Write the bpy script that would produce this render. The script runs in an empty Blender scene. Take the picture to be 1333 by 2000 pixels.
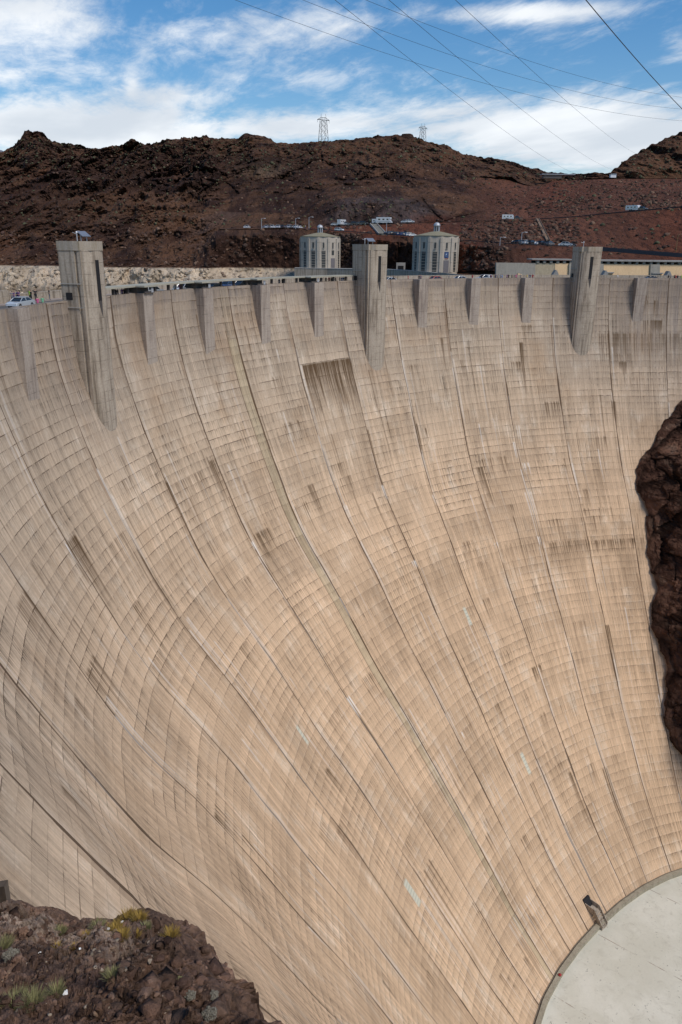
import bpy, bmesh, math, random
import numpy as np
from mathutils import Vector, Matrix
sc = bpy.context.scene
random.seed(7)
R = math.radians

# ------------------------------------------------------------------ camera
CAM = np.array([-121.52, -37.92, 7.97])
YAW, PITCH, ROLL, FPX = 1.1609, 0.33690, 0.0108, 1493.55
cy, sy, cp, sp = math.cos(YAW), math.sin(YAW), math.cos(PITCH), math.sin(PITCH)
FW = np.array([cy*cp, sy*cp, -sp]); RT0 = np.array([sy, -cy, 0.0]); UP0 = np.cross(RT0, FW)
RT = math.cos(ROLL)*RT0 + math.sin(ROLL)*UP0
UP = -math.sin(ROLL)*RT0 + math.cos(ROLL)*UP0
HF = np.array([cy, sy, 0.0])                       # horizontal forward
cd = bpy.data.cameras.new('camera'); cam = bpy.data.objects.new('camera', cd)
sc.collection.objects.link(cam); sc.camera = cam
cd.sensor_fit = 'VERTICAL'; cd.sensor_height = 36.0; cd.lens = 36.0*FPX/2000.0
cd.clip_start = 0.5; cd.clip_end = 20000
M = Matrix.Identity(4)
for i in range(3):
    M[i][0] = RT[i]; M[i][1] = UP[i]; M[i][2] = -FW[i]; M[i][3] = CAM[i]
cam.matrix_world = M

def ray(x, y):
    return FW + RT*(x-666.5)/FPX + UP*(1000.0-y)/FPX
def at(x, y, D):
    """world point seen at photo pixel x,y at horizontal distance D ahead"""
    v = ray(x, y); return CAM + v*(D/(v @ HF))
def atz(x, y, z):
    v = ray(x, y); return CAM + v*((z-CAM[2])/v[2])
def proj(P):
    v = np.asarray(P)-CAM; zc = v @ FW
    return np.array([666.5+FPX*(v@RT)/zc, 1000-FPX*(v@UP)/zc])

# ------------------------------------------------------------------ sky and sun
SUN_AZ = YAW - R(128); SUN_EL = R(52)               # direction towards the sun (math azimuth)
w = bpy.data.worlds.new('World'); sc.world = w; w.use_nodes = True
nt = w.node_tree; nt.nodes.clear()
def N(t, typ, **k):
    n = t.nodes.new(typ)
    for a, b in k.items(): setattr(n, a, b)
    return n
def mth(t, op, a, b=None, c=None, clamp=False):
    n = t.nodes.new('ShaderNodeMath'); n.operation = op; n.use_clamp = clamp
    for i, v in enumerate((a, b, c)):
        if v is None: continue
        if isinstance(v, (int, float)): n.inputs[i].default_value = v
        else: t.links.new(v, n.inputs[i])
    return n.outputs[0]
def mix(t, f, a, b, mode='MIX'):
    n = t.nodes.new('ShaderNodeMix'); n.data_type = 'RGBA'; n.blend_type = mode
    for s, v in ((n.inputs[0], f), (n.inputs[6], a), (n.inputs[7], b)):
        if isinstance(v, (int, float)): s.default_value = v
        elif isinstance(v, tuple): s.default_value = v if len(v) == 4 else (*v, 1)
        else: t.links.new(v, s)
    return n.outputs[2]
def ramp(t, v, lo, hi, a=0.0, b=1.0, smooth=True):
    n = t.nodes.new('ShaderNodeMapRange'); n.interpolation_type = 'SMOOTHSTEP' if smooth else 'LINEAR'
    n.inputs[1].default_value = lo; n.inputs[2].default_value = hi
    n.inputs[3].default_value = a; n.inputs[4].default_value = b
    t.links.new(v, n.inputs[0]); return n.outputs[0]
def noise(t, vec, scale=1.0, detail=4.0, rough=0.55, dist=0.0, dim='3D'):
    n = t.nodes.new('ShaderNodeTexNoise'); n.noise_dimensions = dim
    n.inputs['Scale'].default_value = scale; n.inputs['Detail'].default_value = detail
    n.inputs['Roughness'].default_value = rough; n.inputs['Distortion'].default_value = dist
    t.links.new(vec, n.inputs['Vector']); return n.outputs[0]
def comb(t, x, y, z=0.0):
    n = t.nodes.new('ShaderNodeCombineXYZ')
    for i, v in enumerate((x, y, z)):
        if isinstance(v, (int, float)): n.inputs[i].default_value = v
        else: t.links.new(v, n.inputs[i])
    return n.outputs[0]

sky = N(nt, 'ShaderNodeTexSky', sky_type='NISHITA', sun_disc=False)
sky.sun_elevation = SUN_EL; sky.sun_rotation = math.pi/2 - SUN_AZ
sky.altitude = 400; sky.air_density = 1.0; sky.dust_density = 0.6; sky.ozone_density = 2.0
tc = N(nt, 'ShaderNodeTexCoord'); sep = N(nt, 'ShaderNodeSeparateXYZ'); nt.links.new(tc.outputs['Generated'], sep.inputs[0])
az = mth(nt, 'ARCTAN2', sep.outputs[1], sep.outputs[0])
el = mth(nt, 'ARCSINE', sep.outputs[2])
zz = mth(nt, 'ADD', mth(nt, 'MAXIMUM', sep.outputs[2], 0.0), 0.10)
px = mth(nt, 'DIVIDE', sep.outputs[0], zz); py = mth(nt, 'DIVIDE', sep.outputs[1], zz)
pv = comb(nt, px, py, 0.0)
# wispy domain: rotate and stretch
mp = N(nt, 'ShaderNodeMapping'); nt.links.new(pv, mp.inputs[0])
mp.inputs['Rotation'].default_value = (0, 0, -YAW-0.5); mp.inputs['Scale'].default_value = (0.62, 0.36, 1)
n1 = noise(nt, mp.outputs[0], 3.2, 12, 0.64, 0.45)
n2 = noise(nt, mp.outputs[0], 12.0, 10, 0.68, 0.4)
def skydir(x, y):
    v = ray(x, y); v = v/np.linalg.norm(v); return math.atan2(v[1], v[0]), math.asin(v[2])
cov = None
CL = [ # x, y, half width px, half height px, weight
 (20, 60, 190, 110, .50), (90, 20, 140, 60, .20), (60, 250, 260, 55, .62), (330, 255, 260, 40, .60), (520, 75, 170, 50, .40), (470, 150, 60, 25, .30),
 (350, 190, 120, 28, .44), (258, 168, 16, 22, .42), (590, 250, 110, 28, .50), (1060, 245, 230, 60, .80), (900, 225, 120, 40, .30), (1230, 290, 220, 50, .68), (760, 255, 110, 22, .26),
 (1010, 25, 190, 24, .62), (1330, 85, 55, 35, .50), (640, 40, 110, 30, .25), (240, 60, 130, 40, .14), (1280, 200, 120, 40, .2), (630, 150, 60, 22, .18), (-500, 150, 350, 160, .35), (1900, 150, 380, 150, .35)]
for (x, y, hx, hy, wt) in CL:
    a0, e0 = skydir(x, y); a1, _ = skydir(x+hx, y); _, e1 = skydir(x, y-hy)
    da = mth(nt, 'DIVIDE', mth(nt, 'SUBTRACT', az, a0), abs(a1-a0)); de = mth(nt, 'DIVIDE', mth(nt, 'SUBTRACT', el, e0), abs(e1-e0))
    q = mth(nt, 'ADD', mth(nt, 'MULTIPLY', da, da), mth(nt, 'MULTIPLY', de, de))
    g = mth(nt, 'MULTIPLY', mth(nt, 'EXPONENT', mth(nt, 'MULTIPLY', q, -1.0)), wt)
    cov = g if cov is None else mth(nt, 'ADD', cov, g)
tot = mth(nt, 'ADD', mth(nt, 'ADD', mth(nt, 'MULTIPLY', cov, 0.75), mth(nt, 'MULTIPLY', n1, 1.15)), mth(nt, 'MULTIPLY', n2, 0.62))
cl = ramp(nt, tot, 0.90, 1.42)
cl = mth(nt, 'MULTIPLY', cl, 0.94)
n3 = noise(nt, mp.outputs[0], 2.3, 5, 0.5, 0.2)
ccol = mix(nt, ramp(nt, n3, 0.35, 0.7), (4.9, 5.3, 5.8), (7.2, 7.4, 7.6))
hs = N(nt, 'ShaderNodeHueSaturation'); hs.inputs['Saturation'].default_value = 1.36; hs.inputs['Value'].default_value = 0.84
nt.links.new(sky.outputs[0], hs.inputs['Color'])
skc = mix(nt, cl, hs.outputs[0], ccol)
bg = N(nt, 'ShaderNodeBackground'); bg.inputs[1].default_value = 0.115; nt.links.new(skc, bg.inputs[0])
wo = N(nt, 'ShaderNodeOutputWorld'); nt.links.new(bg.outputs[0], wo.inputs[0])

sl = bpy.data.lights.new('sun', 'SUN'); sun = bpy.data.objects.new('sun', sl); sc.collection.objects.link(sun)
sl.energy = 2.3; sl.angle = R(20); sl.color = (1.0, 0.93, 0.83)
sd = Vector((math.cos(SUN_AZ)*math.cos(SUN_EL), math.sin(SUN_AZ)*math.cos(SUN_EL), math.sin(SUN_EL)))
sun.rotation_euler = sd.to_track_quat('Z', 'Y').to_euler()
sc.view_settings.view_transform = 'Standard'; sc.view_settings.look = 'None'
sc.view_settings.exposure = 0.3; sc.view_settings.gamma = 1.0; sc.view_settings.use_curve_mapping = False

# ------------------------------------------------------------------ helpers
COL = sc.collection
def tag(o, label=None, cat=None, group=None, kind=None):
    if label: o['label'] = label
    if cat: o['category'] = cat
    if group: o['group'] = group
    if kind: o['kind'] = kind
    return o
def empty(name, loc, rz=0.0, label=None, cat=None, group=None):
    o = bpy.data.objects.new(name, None); COL.objects.link(o); o.empty_display_size = 0.5
    o.location = loc; o.rotation_euler = (0, 0, rz)
    return tag(o, label, cat, group)
def link_mesh(name, me, mats, parent=None):
    o = bpy.data.objects.new(name, me); COL.objects.link(o)
    for m in (mats if isinstance(mats, (list, tuple)) else [mats]): me.materials.append(m)
    if parent is not None: o.parent = parent
    return o
def grid_mesh(name, P, mats, parent=None, smooth=True, flip=False, attrs=None, uv=None):
    """P: (nr, nc, 3) array -> mesh"""
    nr, nc = P.shape[:2]
    me = bpy.data.meshes.new(name)
    idx = np.arange(nr*nc).reshape(nr, nc)
    a, b, c, d = idx[:-1, :-1].ravel(), idx[:-1, 1:].ravel(), idx[1:, 1:].ravel(), idx[1:, :-1].ravel()
    F = np.stack([a, d, c, b] if flip else [a, b, c, d], 1).astype(np.int32)
    me.vertices.add(nr*nc); me.vertices.foreach_set('co', P.reshape(-1).astype(np.float32))
    me.loops.add(F.size); me.loops.foreach_set('vertex_index', F.ravel())
    me.polygons.add(len(F)); me.polygons.foreach_set('loop_start', (np.arange(len(F))*4).astype(np.int32))
    me.update(calc_edges=True)
    me.polygons.foreach_set('use_smooth', np.full(len(F), smooth))
    if attrs:
        for k, v in attrs.items():
            if v.ndim == 2:
                at_ = me.attributes.new(k, 'FLOAT', 'POINT'); at_.data.foreach_set('value', v.ravel().astype(np.float32))
            else:
                at_ = me.attributes.new(k, 'FLOAT_VECTOR', 'POINT'); at_.data.foreach_set('vector', v.ravel().astype(np.float32))
    me.update()
    return link_mesh(name, me, mats, parent)
class MB:
    """collects simple shapes into one mesh"""
    def __init__(s): s.v = []; s.f = []; s.m = []
    def add(s, V, F, m=0):
        o = len(s.v); s.v += [tuple(map(float, q)) for q in V]; s.f += [tuple(i+o for i in f) for f in F]; s.m += [m]*len(F)
    def box(s, c, size, rz=0.0, m=0, taper=1.0):
        hx, hy, hz = [q/2 for q in size]; V = []
        for z in (-hz, hz):
            k = taper if z > 0 else 1.0
            for x, y in ((-hx, -hy), (hx, -hy), (hx, hy), (-hx, hy)):
                x2, y2 = x*k, y*k
                V.append((c[0]+x2*math.cos(rz)-y2*math.sin(rz), c[1]+x2*math.sin(rz)+y2*math.cos(rz), c[2]+z))
        s.add(V, [(3, 2, 1, 0), (4, 5, 6, 7), (0, 1, 5, 4), (1, 2, 6, 5), (2, 3, 7, 6), (3, 0, 4, 7)], m)
    def prism(s, poly, z0, z1, m=0, scale_top=1.0):
        n = len(poly); cx = sum(p[0] for p in poly)/n; cyy = sum(p[1] for p in poly)/n
        V = [(p[0], p[1], z0) for p in poly]+[(cx+(p[0]-cx)*scale_top, cyy+(p[1]-cyy)*scale_top, z1) for p in poly]
        F = [tuple(reversed(range(n))), tuple(range(n, 2*n))]+[(i, (i+1) % n, n+(i+1) % n, n+i) for i in range(n)]
        s.add(V, F, m)
    def tube(s, pts, r, n=6, m=0, cap=True):
        pts = [Vector(p) for p in pts]; rs = r if isinstance(r, (list, tuple)) else [r]*len(pts); V = []
        for i, p in enumerate(pts):
            d = (pts[min(i+1, len(pts)-1)]-pts[max(i-1, 0)]).normalized()
            a = d.orthogonal().normalized() if abs(d.z) > .9 else d.cross(Vector((0, 0, 1))).normalized(); b = d.cross(a)
            for k in range(n):
                t = 2*math.pi*k/n; V.append(p+(a*math.cos(t)+b*math.sin(t))*rs[i])
        F = [(i*n+k, i*n+(k+1) % n, (i+1)*n+(k+1) % n, (i+1)*n+k) for i in range(len(pts)-1) for k in range(n)]
        if cap: F += [tuple(reversed(range(n))), tuple(range((len(pts)-1)*n, len(pts)*n))]
        s.add(V, F, m)
    def lathe(s, c, prof, n=24, m=0, rot=0.0):
        V = []
        for r, z in prof:
            for k in range(n):
                t = rot+2*math.pi*k/n; V.append((c[0]+r*math.cos(t), c[1]+r*math.sin(t), c[2]+z))
        F = [(i*n+k, i*n+(k+1) % n, (i+1)*n+(k+1) % n, (i+1)*n+k) for i in range(len(prof)-1) for k in range(n)]
        F += [tuple(reversed(range(n))), tuple(range((len(prof)-1)*n, len(prof)*n))]
        s.add(V, F, m)
    def build(s, name, mats, parent=None, smooth=False, bevel=0.0):
        me = bpy.data.meshes.new(name); me.from_pydata(s.v, [], s.f)
        me.polygons.foreach_set('material_index', s.m)
        bm = bmesh.new(); bm.from_mesh(me); bmesh.ops.recalc_face_normals(bm, faces=bm.faces)
        if bevel: bmesh.ops.bevel(bm, geom=bm.edges[:], offset=bevel, segments=2, affect='EDGES', profile=0.6)
        bm.to_mesh(me); bm.free()
        if smooth:
            me.polygons.foreach_set('use_smooth', [True]*len(me.polygons))
        me.update()
        return link_mesh(name, me, mats, parent)
def copy_tree(o, parent=None):
    c = o.copy(); COL.objects.link(c); c.parent = parent
    if parent is not None: c.matrix_parent_inverse = o.matrix_parent_inverse
    for ch in list(o.children): copy_tree(ch, c)
    return c

# numpy noise
rs_ = np.random.RandomState(11); PERM = rs_.permutation(512).astype(np.int64); PERM = np.concatenate([PERM, PERM, PERM])
GRAD = rs_.normal(size=(512, 3)); GRAD /= np.linalg.norm(GRAD, axis=1)[:, None]
def perlin(P):
    I = np.floor(P).astype(np.int64); f = P-I; u = f*f*f*(f*(f*6-15)+10); I &= 511
    out = 0
    for dx in (0, 1):
        for dy in (0, 1):
            for dz in (0, 1):
                h = PERM[PERM[PERM[(I[..., 0]+dx) & 511]+((I[..., 1]+dy) & 511)]+((I[..., 2]+dz) & 511)]
                g = GRAD[h]; dd = f-np.array([dx, dy, dz])
                wgt = (u[..., 0] if dx else 1-u[..., 0])*(u[..., 1] if dy else 1-u[..., 1])*(u[..., 2] if dz else 1-u[..., 2])
                out = out+wgt*(g*dd).sum(-1)
    return out
def fbm(P, scale, octv=5, rough=0.5, ridged=False, off=0.0):
    s = 0; a = 1; q = P/scale+off; tot = 0
    for _ in range(octv):
        n = perlin(q)*1.6
        s = s+a*((1-2*np.abs(n)) if ridged else n); tot += a; a *= rough; q = q*2.03+17.3
    return s/tot

def worley(P, scale, off=0.0):
    """blocky fracture pattern: (random level of the nearest cell 0..1, distance to the cell edge)"""
    q = P/scale+off; I = np.floor(q).astype(np.int64); f1 = np.full(q.shape[:-1], 9.); f2 = f1.copy(); cr = np.zeros_like(f1)
    for dx in (-1, 0, 1):
        for dy in (-1, 0, 1):
            for dz in (-1, 0, 1):
                c = I+np.array([dx, dy, dz]); h = PERM[PERM[PERM[c[..., 0] & 511]+(c[..., 1] & 511)]+(c[..., 2] & 511)]
                j = np.stack([(h*37 % 512)/512., (h*91 % 512)/512., (h*151 % 512)/512.], -1)
                d = np.sqrt(((c+j-q)**2).sum(-1)); near = d < f1
                f2 = np.where(near, f1, np.minimum(f2, d)); cr = np.where(near, (h*201 % 512)/512., cr); f1 = np.minimum(f1, d)
    return cr, f2-f1
# ------------------------------------------------------------------ materials
def mat(name):
    m = bpy.data.materials.new(name); m.use_nodes = True; t = m.node_tree; t.nodes.clear()
    o = t.nodes.new('ShaderNodeOutputMaterial'); b = t.nodes.new('ShaderNodeBsdfPrincipled')
    t.links.new(b.outputs[0], o.inputs[0]); return m, t, b
def setp(t, b, col=None, rough=0.8, metal=0.0, spec=0.3):
    if col is not None:
        if isinstance(col, tuple): b.inputs['Base Color'].default_value = (*col, 1)
        else: t.links.new(col, b.inputs['Base Color'])
    b.inputs['Roughness'].default_value = rough; b.inputs['Metallic'].default_value = metal
    b.inputs['Specular IOR Level'].default_value = spec
def bump(t, b, h, strength=0.5, dist=0.1):
    n = t.nodes.new('ShaderNodeBump'); n.inputs['Strength'].default_value = strength; n.inputs['Distance'].default_value = dist
    t.links.new(h, n.inputs['Height']); t.links.new(n.outputs[0], b.inputs['Normal'])
def simple(name, col, rough=0.6, metal=0.0, spec=0.4, var=0.12, scale=3.0):
    m, t, b = mat(name); tc = N(t, 'ShaderNodeTexCoord')
    n = noise(t, tc.outputs['Object'], scale, 4, 0.6)
    c = mix(t, ramp(t, n, 0.3, 0.7), tuple(q*(1-var) for q in col), tuple(min(1, q*(1+var)) for q in col))
    setp(t, b, c, rough, metal, spec); return m
def concrete(name, base, dark, streak=0.5, lines=True, lift=1.524, bs=1.0):
    """weathered cast concrete: vertical weather streaks, form lines"""
    m, t, b = mat(name); tc = N(t, 'ShaderNodeTexCoord'); s = N(t, 'ShaderNodeSeparateXYZ'); t.links.new(tc.outputs['Object'], s.inputs[0])
    mp = N(t, 'ShaderNodeMapping'); mp.inputs['Scale'].default_value = (1.1, 1.1, 0.07); t.links.new(tc.outputs['Object'], mp.inputs[0])
    st = noise(t, mp.outputs[0], 1.6, 6, 0.65)
    big = noise(t, tc.outputs['Object'], 0.25*bs, 5, 0.6)
    fine = noise(t, tc.outputs['Object'], 4.0*bs, 5, 0.65)
    k = mth(t, 'ADD', mth(t, 'MULTIPLY', ramp(t, st, 0.42, 0.72), streak), mth(t, 'MULTIPLY', ramp(t, big, 0.4, 0.75), 0.35), clamp=True)
    c = mix(t, k, base, dark)
    c = mix(t, mth(t, 'MULTIPLY', ramp(t, fine, 0.35, 0.65), 0.22), c, tuple(q*0.6 for q in dark))
    if lines:
        fl = mth(t, 'FRACT', mth(t, 'DIVIDE', s.outputs[2], lift))
        ln = mth(t, 'LESS_THAN', fl, 0.045)
        ln = mth(t, 'MULTIPLY', ln, mth(t, 'MULTIPLY', ramp(t, noise(t, tc.outputs['Object'], 0.5, 3, .6), .4, .62), 0.7))
        c = mix(t, ln, c, tuple(q*0.5 for q in dark))
    setp(t, b, c, 0.9, 0, 0.15); bump(t, b, fine, 0.35, 0.05)
    return m
M_CONC = concrete('grey_concrete', (0.46, 0.39, 0.31), (0.20, 0.16, 0.12), 0.95)
M_CONC_L = concrete('pale_concrete', (0.40, 0.375, 0.34), (0.25, 0.235, 0.215), 0.5, lines=False)
M_INTAKE = concrete('intake_concrete', (0.52, 0.455, 0.375), (0.33, 0.285, 0.235), 0.6, lift=4.0)
M_SPILL = concrete('spillway_concrete', (0.74, 0.52, 0.30), (0.58, 0.40, 0.23), 0.4, lift=5.0)
M_PIL = concrete('pilaster_concrete', (0.42, 0.355, 0.295), (0.22, 0.175, 0.145), 0.85)
M_CAP = concrete('stained_coping', (0.40, 0.35, 0.29), (0.27, 0.215, 0.14), 0.8, lines=False)
M_DARK = simple('dark_opening', (0.012, 0.011, 0.012), 0.8)
M_SHADE = simple('dark_bronze', (0.07, 0.06, 0.055), 0.7)
M_ASPH = simple('asphalt', (0.10, 0.095, 0.09), 0.9, scale=0.6)
M_WALK = simple('sidewalk', (0.30, 0.25, 0.22), 0.9, scale=0.8)
M_CANOPY = simple('canopy_slab', (0.36, 0.34, 0.27), 0.85, scale=0.4)
M_STEEL = simple('steel_dark', (0.035, 0.038, 0.042), 0.6, 0.3)
M_GALV = simple('galvanised_steel', (0.42, 0.43, 0.45), 0.5, 0.3)
M_WIRE = simple('cable_black', (0.05, 0.055, 0.06), 0.5, 0.3)
M_WHITE = simple('white_paint', (0.78, 0.79, 0.80), 0.35, var=0.03)
M_GLASS = simple('tinted_glass', (0.02, 0.025, 0.03), 0.08, 0, 0.8)
M_TYRE = simple('tyre_rubber', (0.02, 0.02, 0.02), 0.9)
M_RIM = simple('alloy_rim', (0.5, 0.5, 0.52), 0.3, 0.8)
M_LAMP = simple('headlamp_glass', (0.75, 0.77, 0.78), 0.15, 0, 0.7)
M_GRILLE = simple('window_louvre', (0.05, 0.052, 0.05), 0.6)
M_REDC = simple('red_plastic', (0.30, 0.02, 0.02), 0.5)

# ------------------------------------------------------------------ dam geometry (surface of revolution about the origin)
TH0, DEL = 2.5593, -0.12316
ZK = np.array([3, 0, -6, -11.5, -20.3, -30, -41, -48, -60, -73, -83, -100, -119, -130, -145.])
RK = np.array([138.7, 138.7, 138.2, 137.0, 134.4, 130.6, 125.8, 121.9, 113.0, 104.3, 96.6, 84.9, 71.2, 61.5, 48.])
def rface(z): return np.interp(z, ZK[::-1], RK[::-1])
_zz = np.linspace(3, -145, 1200); _rr = rface(_zz); _k = np.exp(-np.linspace(-2, 2, 81)**2); _k /= _k.sum()
_rr2 = np.convolve(np.pad(_rr, 40, mode='edge'), _k, mode='valid')
_rr2[:60] = _rr[:60]+(_rr2[:60]-_rr[:60])*np.linspace(0, 1, 60)
def rface(z): return np.interp(z, _zz[::-1], _rr2[::-1])
# the lower arches are not quite concentric with the crest: radius corrections by joint (-4..12) and height
CZ = np.array([0, -10, -25, -40, -55, -70, -85, -100, -115, -130.])
CR = np.array([[0.0, -3.36, -6.25, -8.1, -8.04, -6.46, -4.09, -1.34, 1.54, 4.42], [0.0, -1.83, -3.51, -4.97, -5.34, -4.24, -2.5, -0.46, 1.78, 4.09], [0.0, -0.64, -1.46, -2.63, -3.27, -2.69, -1.35, 0.22, 1.92, 3.75], [0.0, 0.04, -0.26, -1.06, -1.77, -1.6, -0.57, 0.53, 1.83, 3.39], [0.0, 0.32, 0.26, -0.22, -0.82, -0.94, -0.34, 0.48, 1.44, 2.95], [0.0, 0.42, 0.53, 0.27, -0.1, -0.18, -0.14, 0.03, 0.73, 2.37], [0.0, 0.21, 0.31, 0.2, 0.12, 0.02, -0.24, -0.53, -0.06, 1.57], [0.0, -0.61, -0.72, -0.69, -0.58, -0.57, -0.74, -1.23, -0.75, 0.52], [0.0, -0.97, -1.13, -0.85, -0.59, -0.37, -0.34, -0.72, -0.81, -0.32], [0.0, -0.97, -1.2, -0.84, -0.22, 0.12, 0.14, -0.14, -0.51, -0.82], [0.0, -1.03, -1.23, -0.65, 0.25, 0.73, 0.8, 0.59, 0.15, -0.85], [0.0, -0.81, -0.91, -0.49, 0.33, 1.04, 1.63, 1.79, 1.1, -0.46], [0.0, -0.43, -0.53, -0.69, -0.25, 0.82, 1.99, 2.6, 2.0, 0.22], [0.0, -0.21, -0.56, -1.27, -1.14, 0.08, 1.66, 2.84, 2.52, 1.01], [0.0, -0.14, -0.66, -1.59, -1.69, -0.47, 1.06, 2.26, 2.55, 1.88], [0.0, -0.36, -0.89, -1.45, -1.47, -0.72, 0.43, 1.57, 2.4, 2.75], [0.0, -0.56, -1.02, -1.25, -1.21, -0.85, -0.13, 0.92, 2.22, 3.61]])
def rface2(i, z):
    i = np.asarray(i, float); z = np.asarray(z, float); i, z = np.broadcast_arrays(i, z)
    a = np.clip(i+4, 0, 15.999); k = a.astype(int); f = a-k; f = f*f*(3-2*f)*.5+f*.5
    m = np.clip(np.searchsorted(-CZ, -z, side='right')-1, 0, 8); g = np.clip((z-CZ[m])/(CZ[m+1]-CZ[m]), 0, 1)
    c = (1-f)*((1-g)*CR[k, m]+g*CR[k, m+1])+f*((1-g)*CR[k+1, m]+g*CR[k+1, m+1])
    return rface(z)+c
def th(i): return TH0+DEL*i
def cyl(i, r, z): a = th(i); return (r*math.cos(a), r*math.sin(a), z)
def hit(x, y):
    """(joint index, z) where the ray of pixel x,y meets the downstream face"""
    v = ray(x, y); t = np.linspace(60, 330, 6000); P = CAM+v[None]*t[:, None]
    r = np.hypot(P[:, 0], P[:, 1]); g = r-rface2((np.arctan2(P[:, 1], P[:, 0])-TH0)/DEL, np.clip(P[:, 2], -145, 3)); k = np.argmax(g > 0)
    p = P[k]; return (math.atan2(p[1], p[0])-TH0)/DEL, p[2]
# ------------------------------------------------------------------ dam face material
def dam_material():
    m, t, b = mat('dam_face_concrete')
    a = N(t, 'ShaderNodeAttribute', attribute_name='sz'); s = N(t, 'ShaderNodeSeparateXYZ'); t.links.new(a.outputs['Vector'], s.inputs[0])
    si, z, rr = s.outputs[0], s.outputs[1], s.outputs[2]            # joint index, height, radius
    at1 = N(t, 'ShaderNodeAttribute', attribute_name='stain'); at2 = N(t, 'ShaderNodeAttribute', attribute_name='pale')
    at3 = N(t, 'ShaderNodeAttribute', attribute_name='grey'); at4 = N(t, 'ShaderNodeAttribute', attribute_name='plate')
    stain, pale, grey, plate = [q.outputs['Fac'] for q in (at1, at2, at3, at4)]
    pw = mth(t, 'MULTIPLY', rr, 0.12316)                            # panel width in metres here
    LH = 1.524
    panel = mth(t, 'FLOOR', si); ps = mth(t, 'FRACT', si)
    # lift height shifts a bit per panel
    wn1 = N(t, 'ShaderNodeTexWhiteNoise', noise_dimensions='1D'); t.links.new(panel, wn1.inputs['W'])
    zl = mth(t, 'DIVIDE', mth(t, 'ADD', z, mth(t, 'MULTIPLY', mth(t, 'FLOOR', mth(t, 'MULTIPLY', wn1.outputs[0], 3.0)), 0.30)), LH)
    zl = mth(t, 'ADD', zl, mth(t, 'MULTIPLY', mth(t, 'SUBTRACT', noise(t, comb(t, mth(t, 'MULTIPLY', si, 6.0), zl), 1.0, 2, .5), .5), 0.06))
    L = mth(t, 'FLOOR', zl); fl = mth(t, 'FRACT', zl)               # fl: 0 bottom..1 top of the lift
    # distance to joint (metres)
    jd = mth(t, 'MULTIPLY', mth(t, 'ABSOLUTE', mth(t, 'SUBTRACT', mth(t, 'FRACT', mth(t, 'ADD', si, 0.5)), 0.5)), pw)
    # random per block
    wb = N(t, 'ShaderNodeTexWhiteNoise', noise_dimensions='2D'); t.links.new(comb(t, panel, L), wb.inputs['Vector'])
    wl = N(t, 'ShaderNodeTexWhiteNoise', noise_dimensions='2D'); t.links.new(comb(t, mth(t, 'ADD', panel, 33.3), mth(t, 'FLOOR', mth(t, 'DIVIDE', L, 5.0))), wl.inputs['Vector'])
    # form panel seams within a lift: count varies
    cells = mth(t, 'ADD', mth(t, 'FLOOR', mth(t, 'MULTIPLY', wl.outputs[0], 6.0)), 7.0)
    cx = mth(t, 'MULTIPLY', ps, cells); cf = mth(t, 'FRACT', cx)
    wc = N(t, 'ShaderNodeTexWhiteNoise', noise_dimensions='3D'); t.links.new(comb(t, mth(t, 'FLOOR', cx), mth(t, 'FLOOR', mth(t, 'DIVIDE', L, 3.0)), panel), wc.inputs['Vector'])
    cw = mth(t, 'DIVIDE', pw, cells)
    seam = mth(t, 'LESS_THAN', mth(t, 'MULTIPLY', cf, cw), 0.10)
    seam = mth(t, 'MULTIPLY', seam, mth(t, 'GREATER_THAN', wc.outputs[0], 0.6))
    # streaks
    u = mth(t, 'MULTIPLY', si, 16.7)
    s1 = noise(t, comb(t, mth(t, 'MULTIPLY', u, 3.2), mth(t, 'MULTIPLY', z, 0.10)), 1.0, 5, 0.62)
    s2 = noise(t, comb(t, mth(t, 'MULTIPLY', u, 1.1), mth(t, 'MULTIPLY', z, 0.035)), 1.0, 6, 0.6)
    s3 = noise(t, comb(t, mth(t, 'MULTIPLY', u, 5.5), mth(t, 'MULTIPLY', z, 0.30)), 1.0, 3, 0.6)
    blot = noise(t, comb(t, mth(t, 'MULTIPLY', u, 0.06), mth(t, 'MULTIPLY', z, 0.055)), 1.0, 6, 0.62)
    blot2 = noise(t, comb(t, mth(t, 'ADD', mth(t, 'MULTIPLY', u, 0.20), 40.0), mth(t, 'MULTIPLY', z, 0.12)), 1.0, 6, 0.68)
    fine = noise(t, comb(t, mth(t, 'MULTIPLY', u, 3.0), mth(t, 'MULTIPLY', z, 3.0)), 1.0, 5, 0.65)
    # base colour: greyer and paler high up, warm tan below
    hz = ramp(t, mth(t, 'ADD', z, mth(t, 'MULTIPLY', blot, 24.0)), -58, 8)
    base = mix(t, hz, (0.566, 0.390, 0.247), (0.468, 0.370, 0.272))
    base = mix(t, ramp(t, blot2, .50, .72), base, mix(t, hz, (0.66, 0.505, 0.36), (0.60, 0.50, 0.39)))
    base = mix(t, mth(t, 'MULTIPLY', ramp(t, blot, .50, .68), 0.7), base, (0.43, 0.295, 0.185))
    reg = ramp(t, noise(t, comb(t, mth(t, 'ADD', mth(t, 'MULTIPLY', u, 0.045), 11.0), mth(t, 'MULTIPLY', z, 0.05)), 1.0, 4, .6), .36, .62)
    reg = mth(t, 'MULTIPLY', mth(t, 'ADD', 0.25, mth(t, 'MULTIPLY', reg, .75)), mth(t, 'ADD', .55, mth(t, 'MULTIPLY', wl.outputs[0], .6)))
    s4 = noise(t, comb(t, mth(t, 'MULTIPLY', u, 2.2), mth(t, 'MULTIPLY', z, 0.018)), 1.0, 6, 0.7)
    br = mth(t, 'MULTIPLY', mth(t, 'SUBTRACT', wb.outputs[0], 0.5), 0.13)
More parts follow.
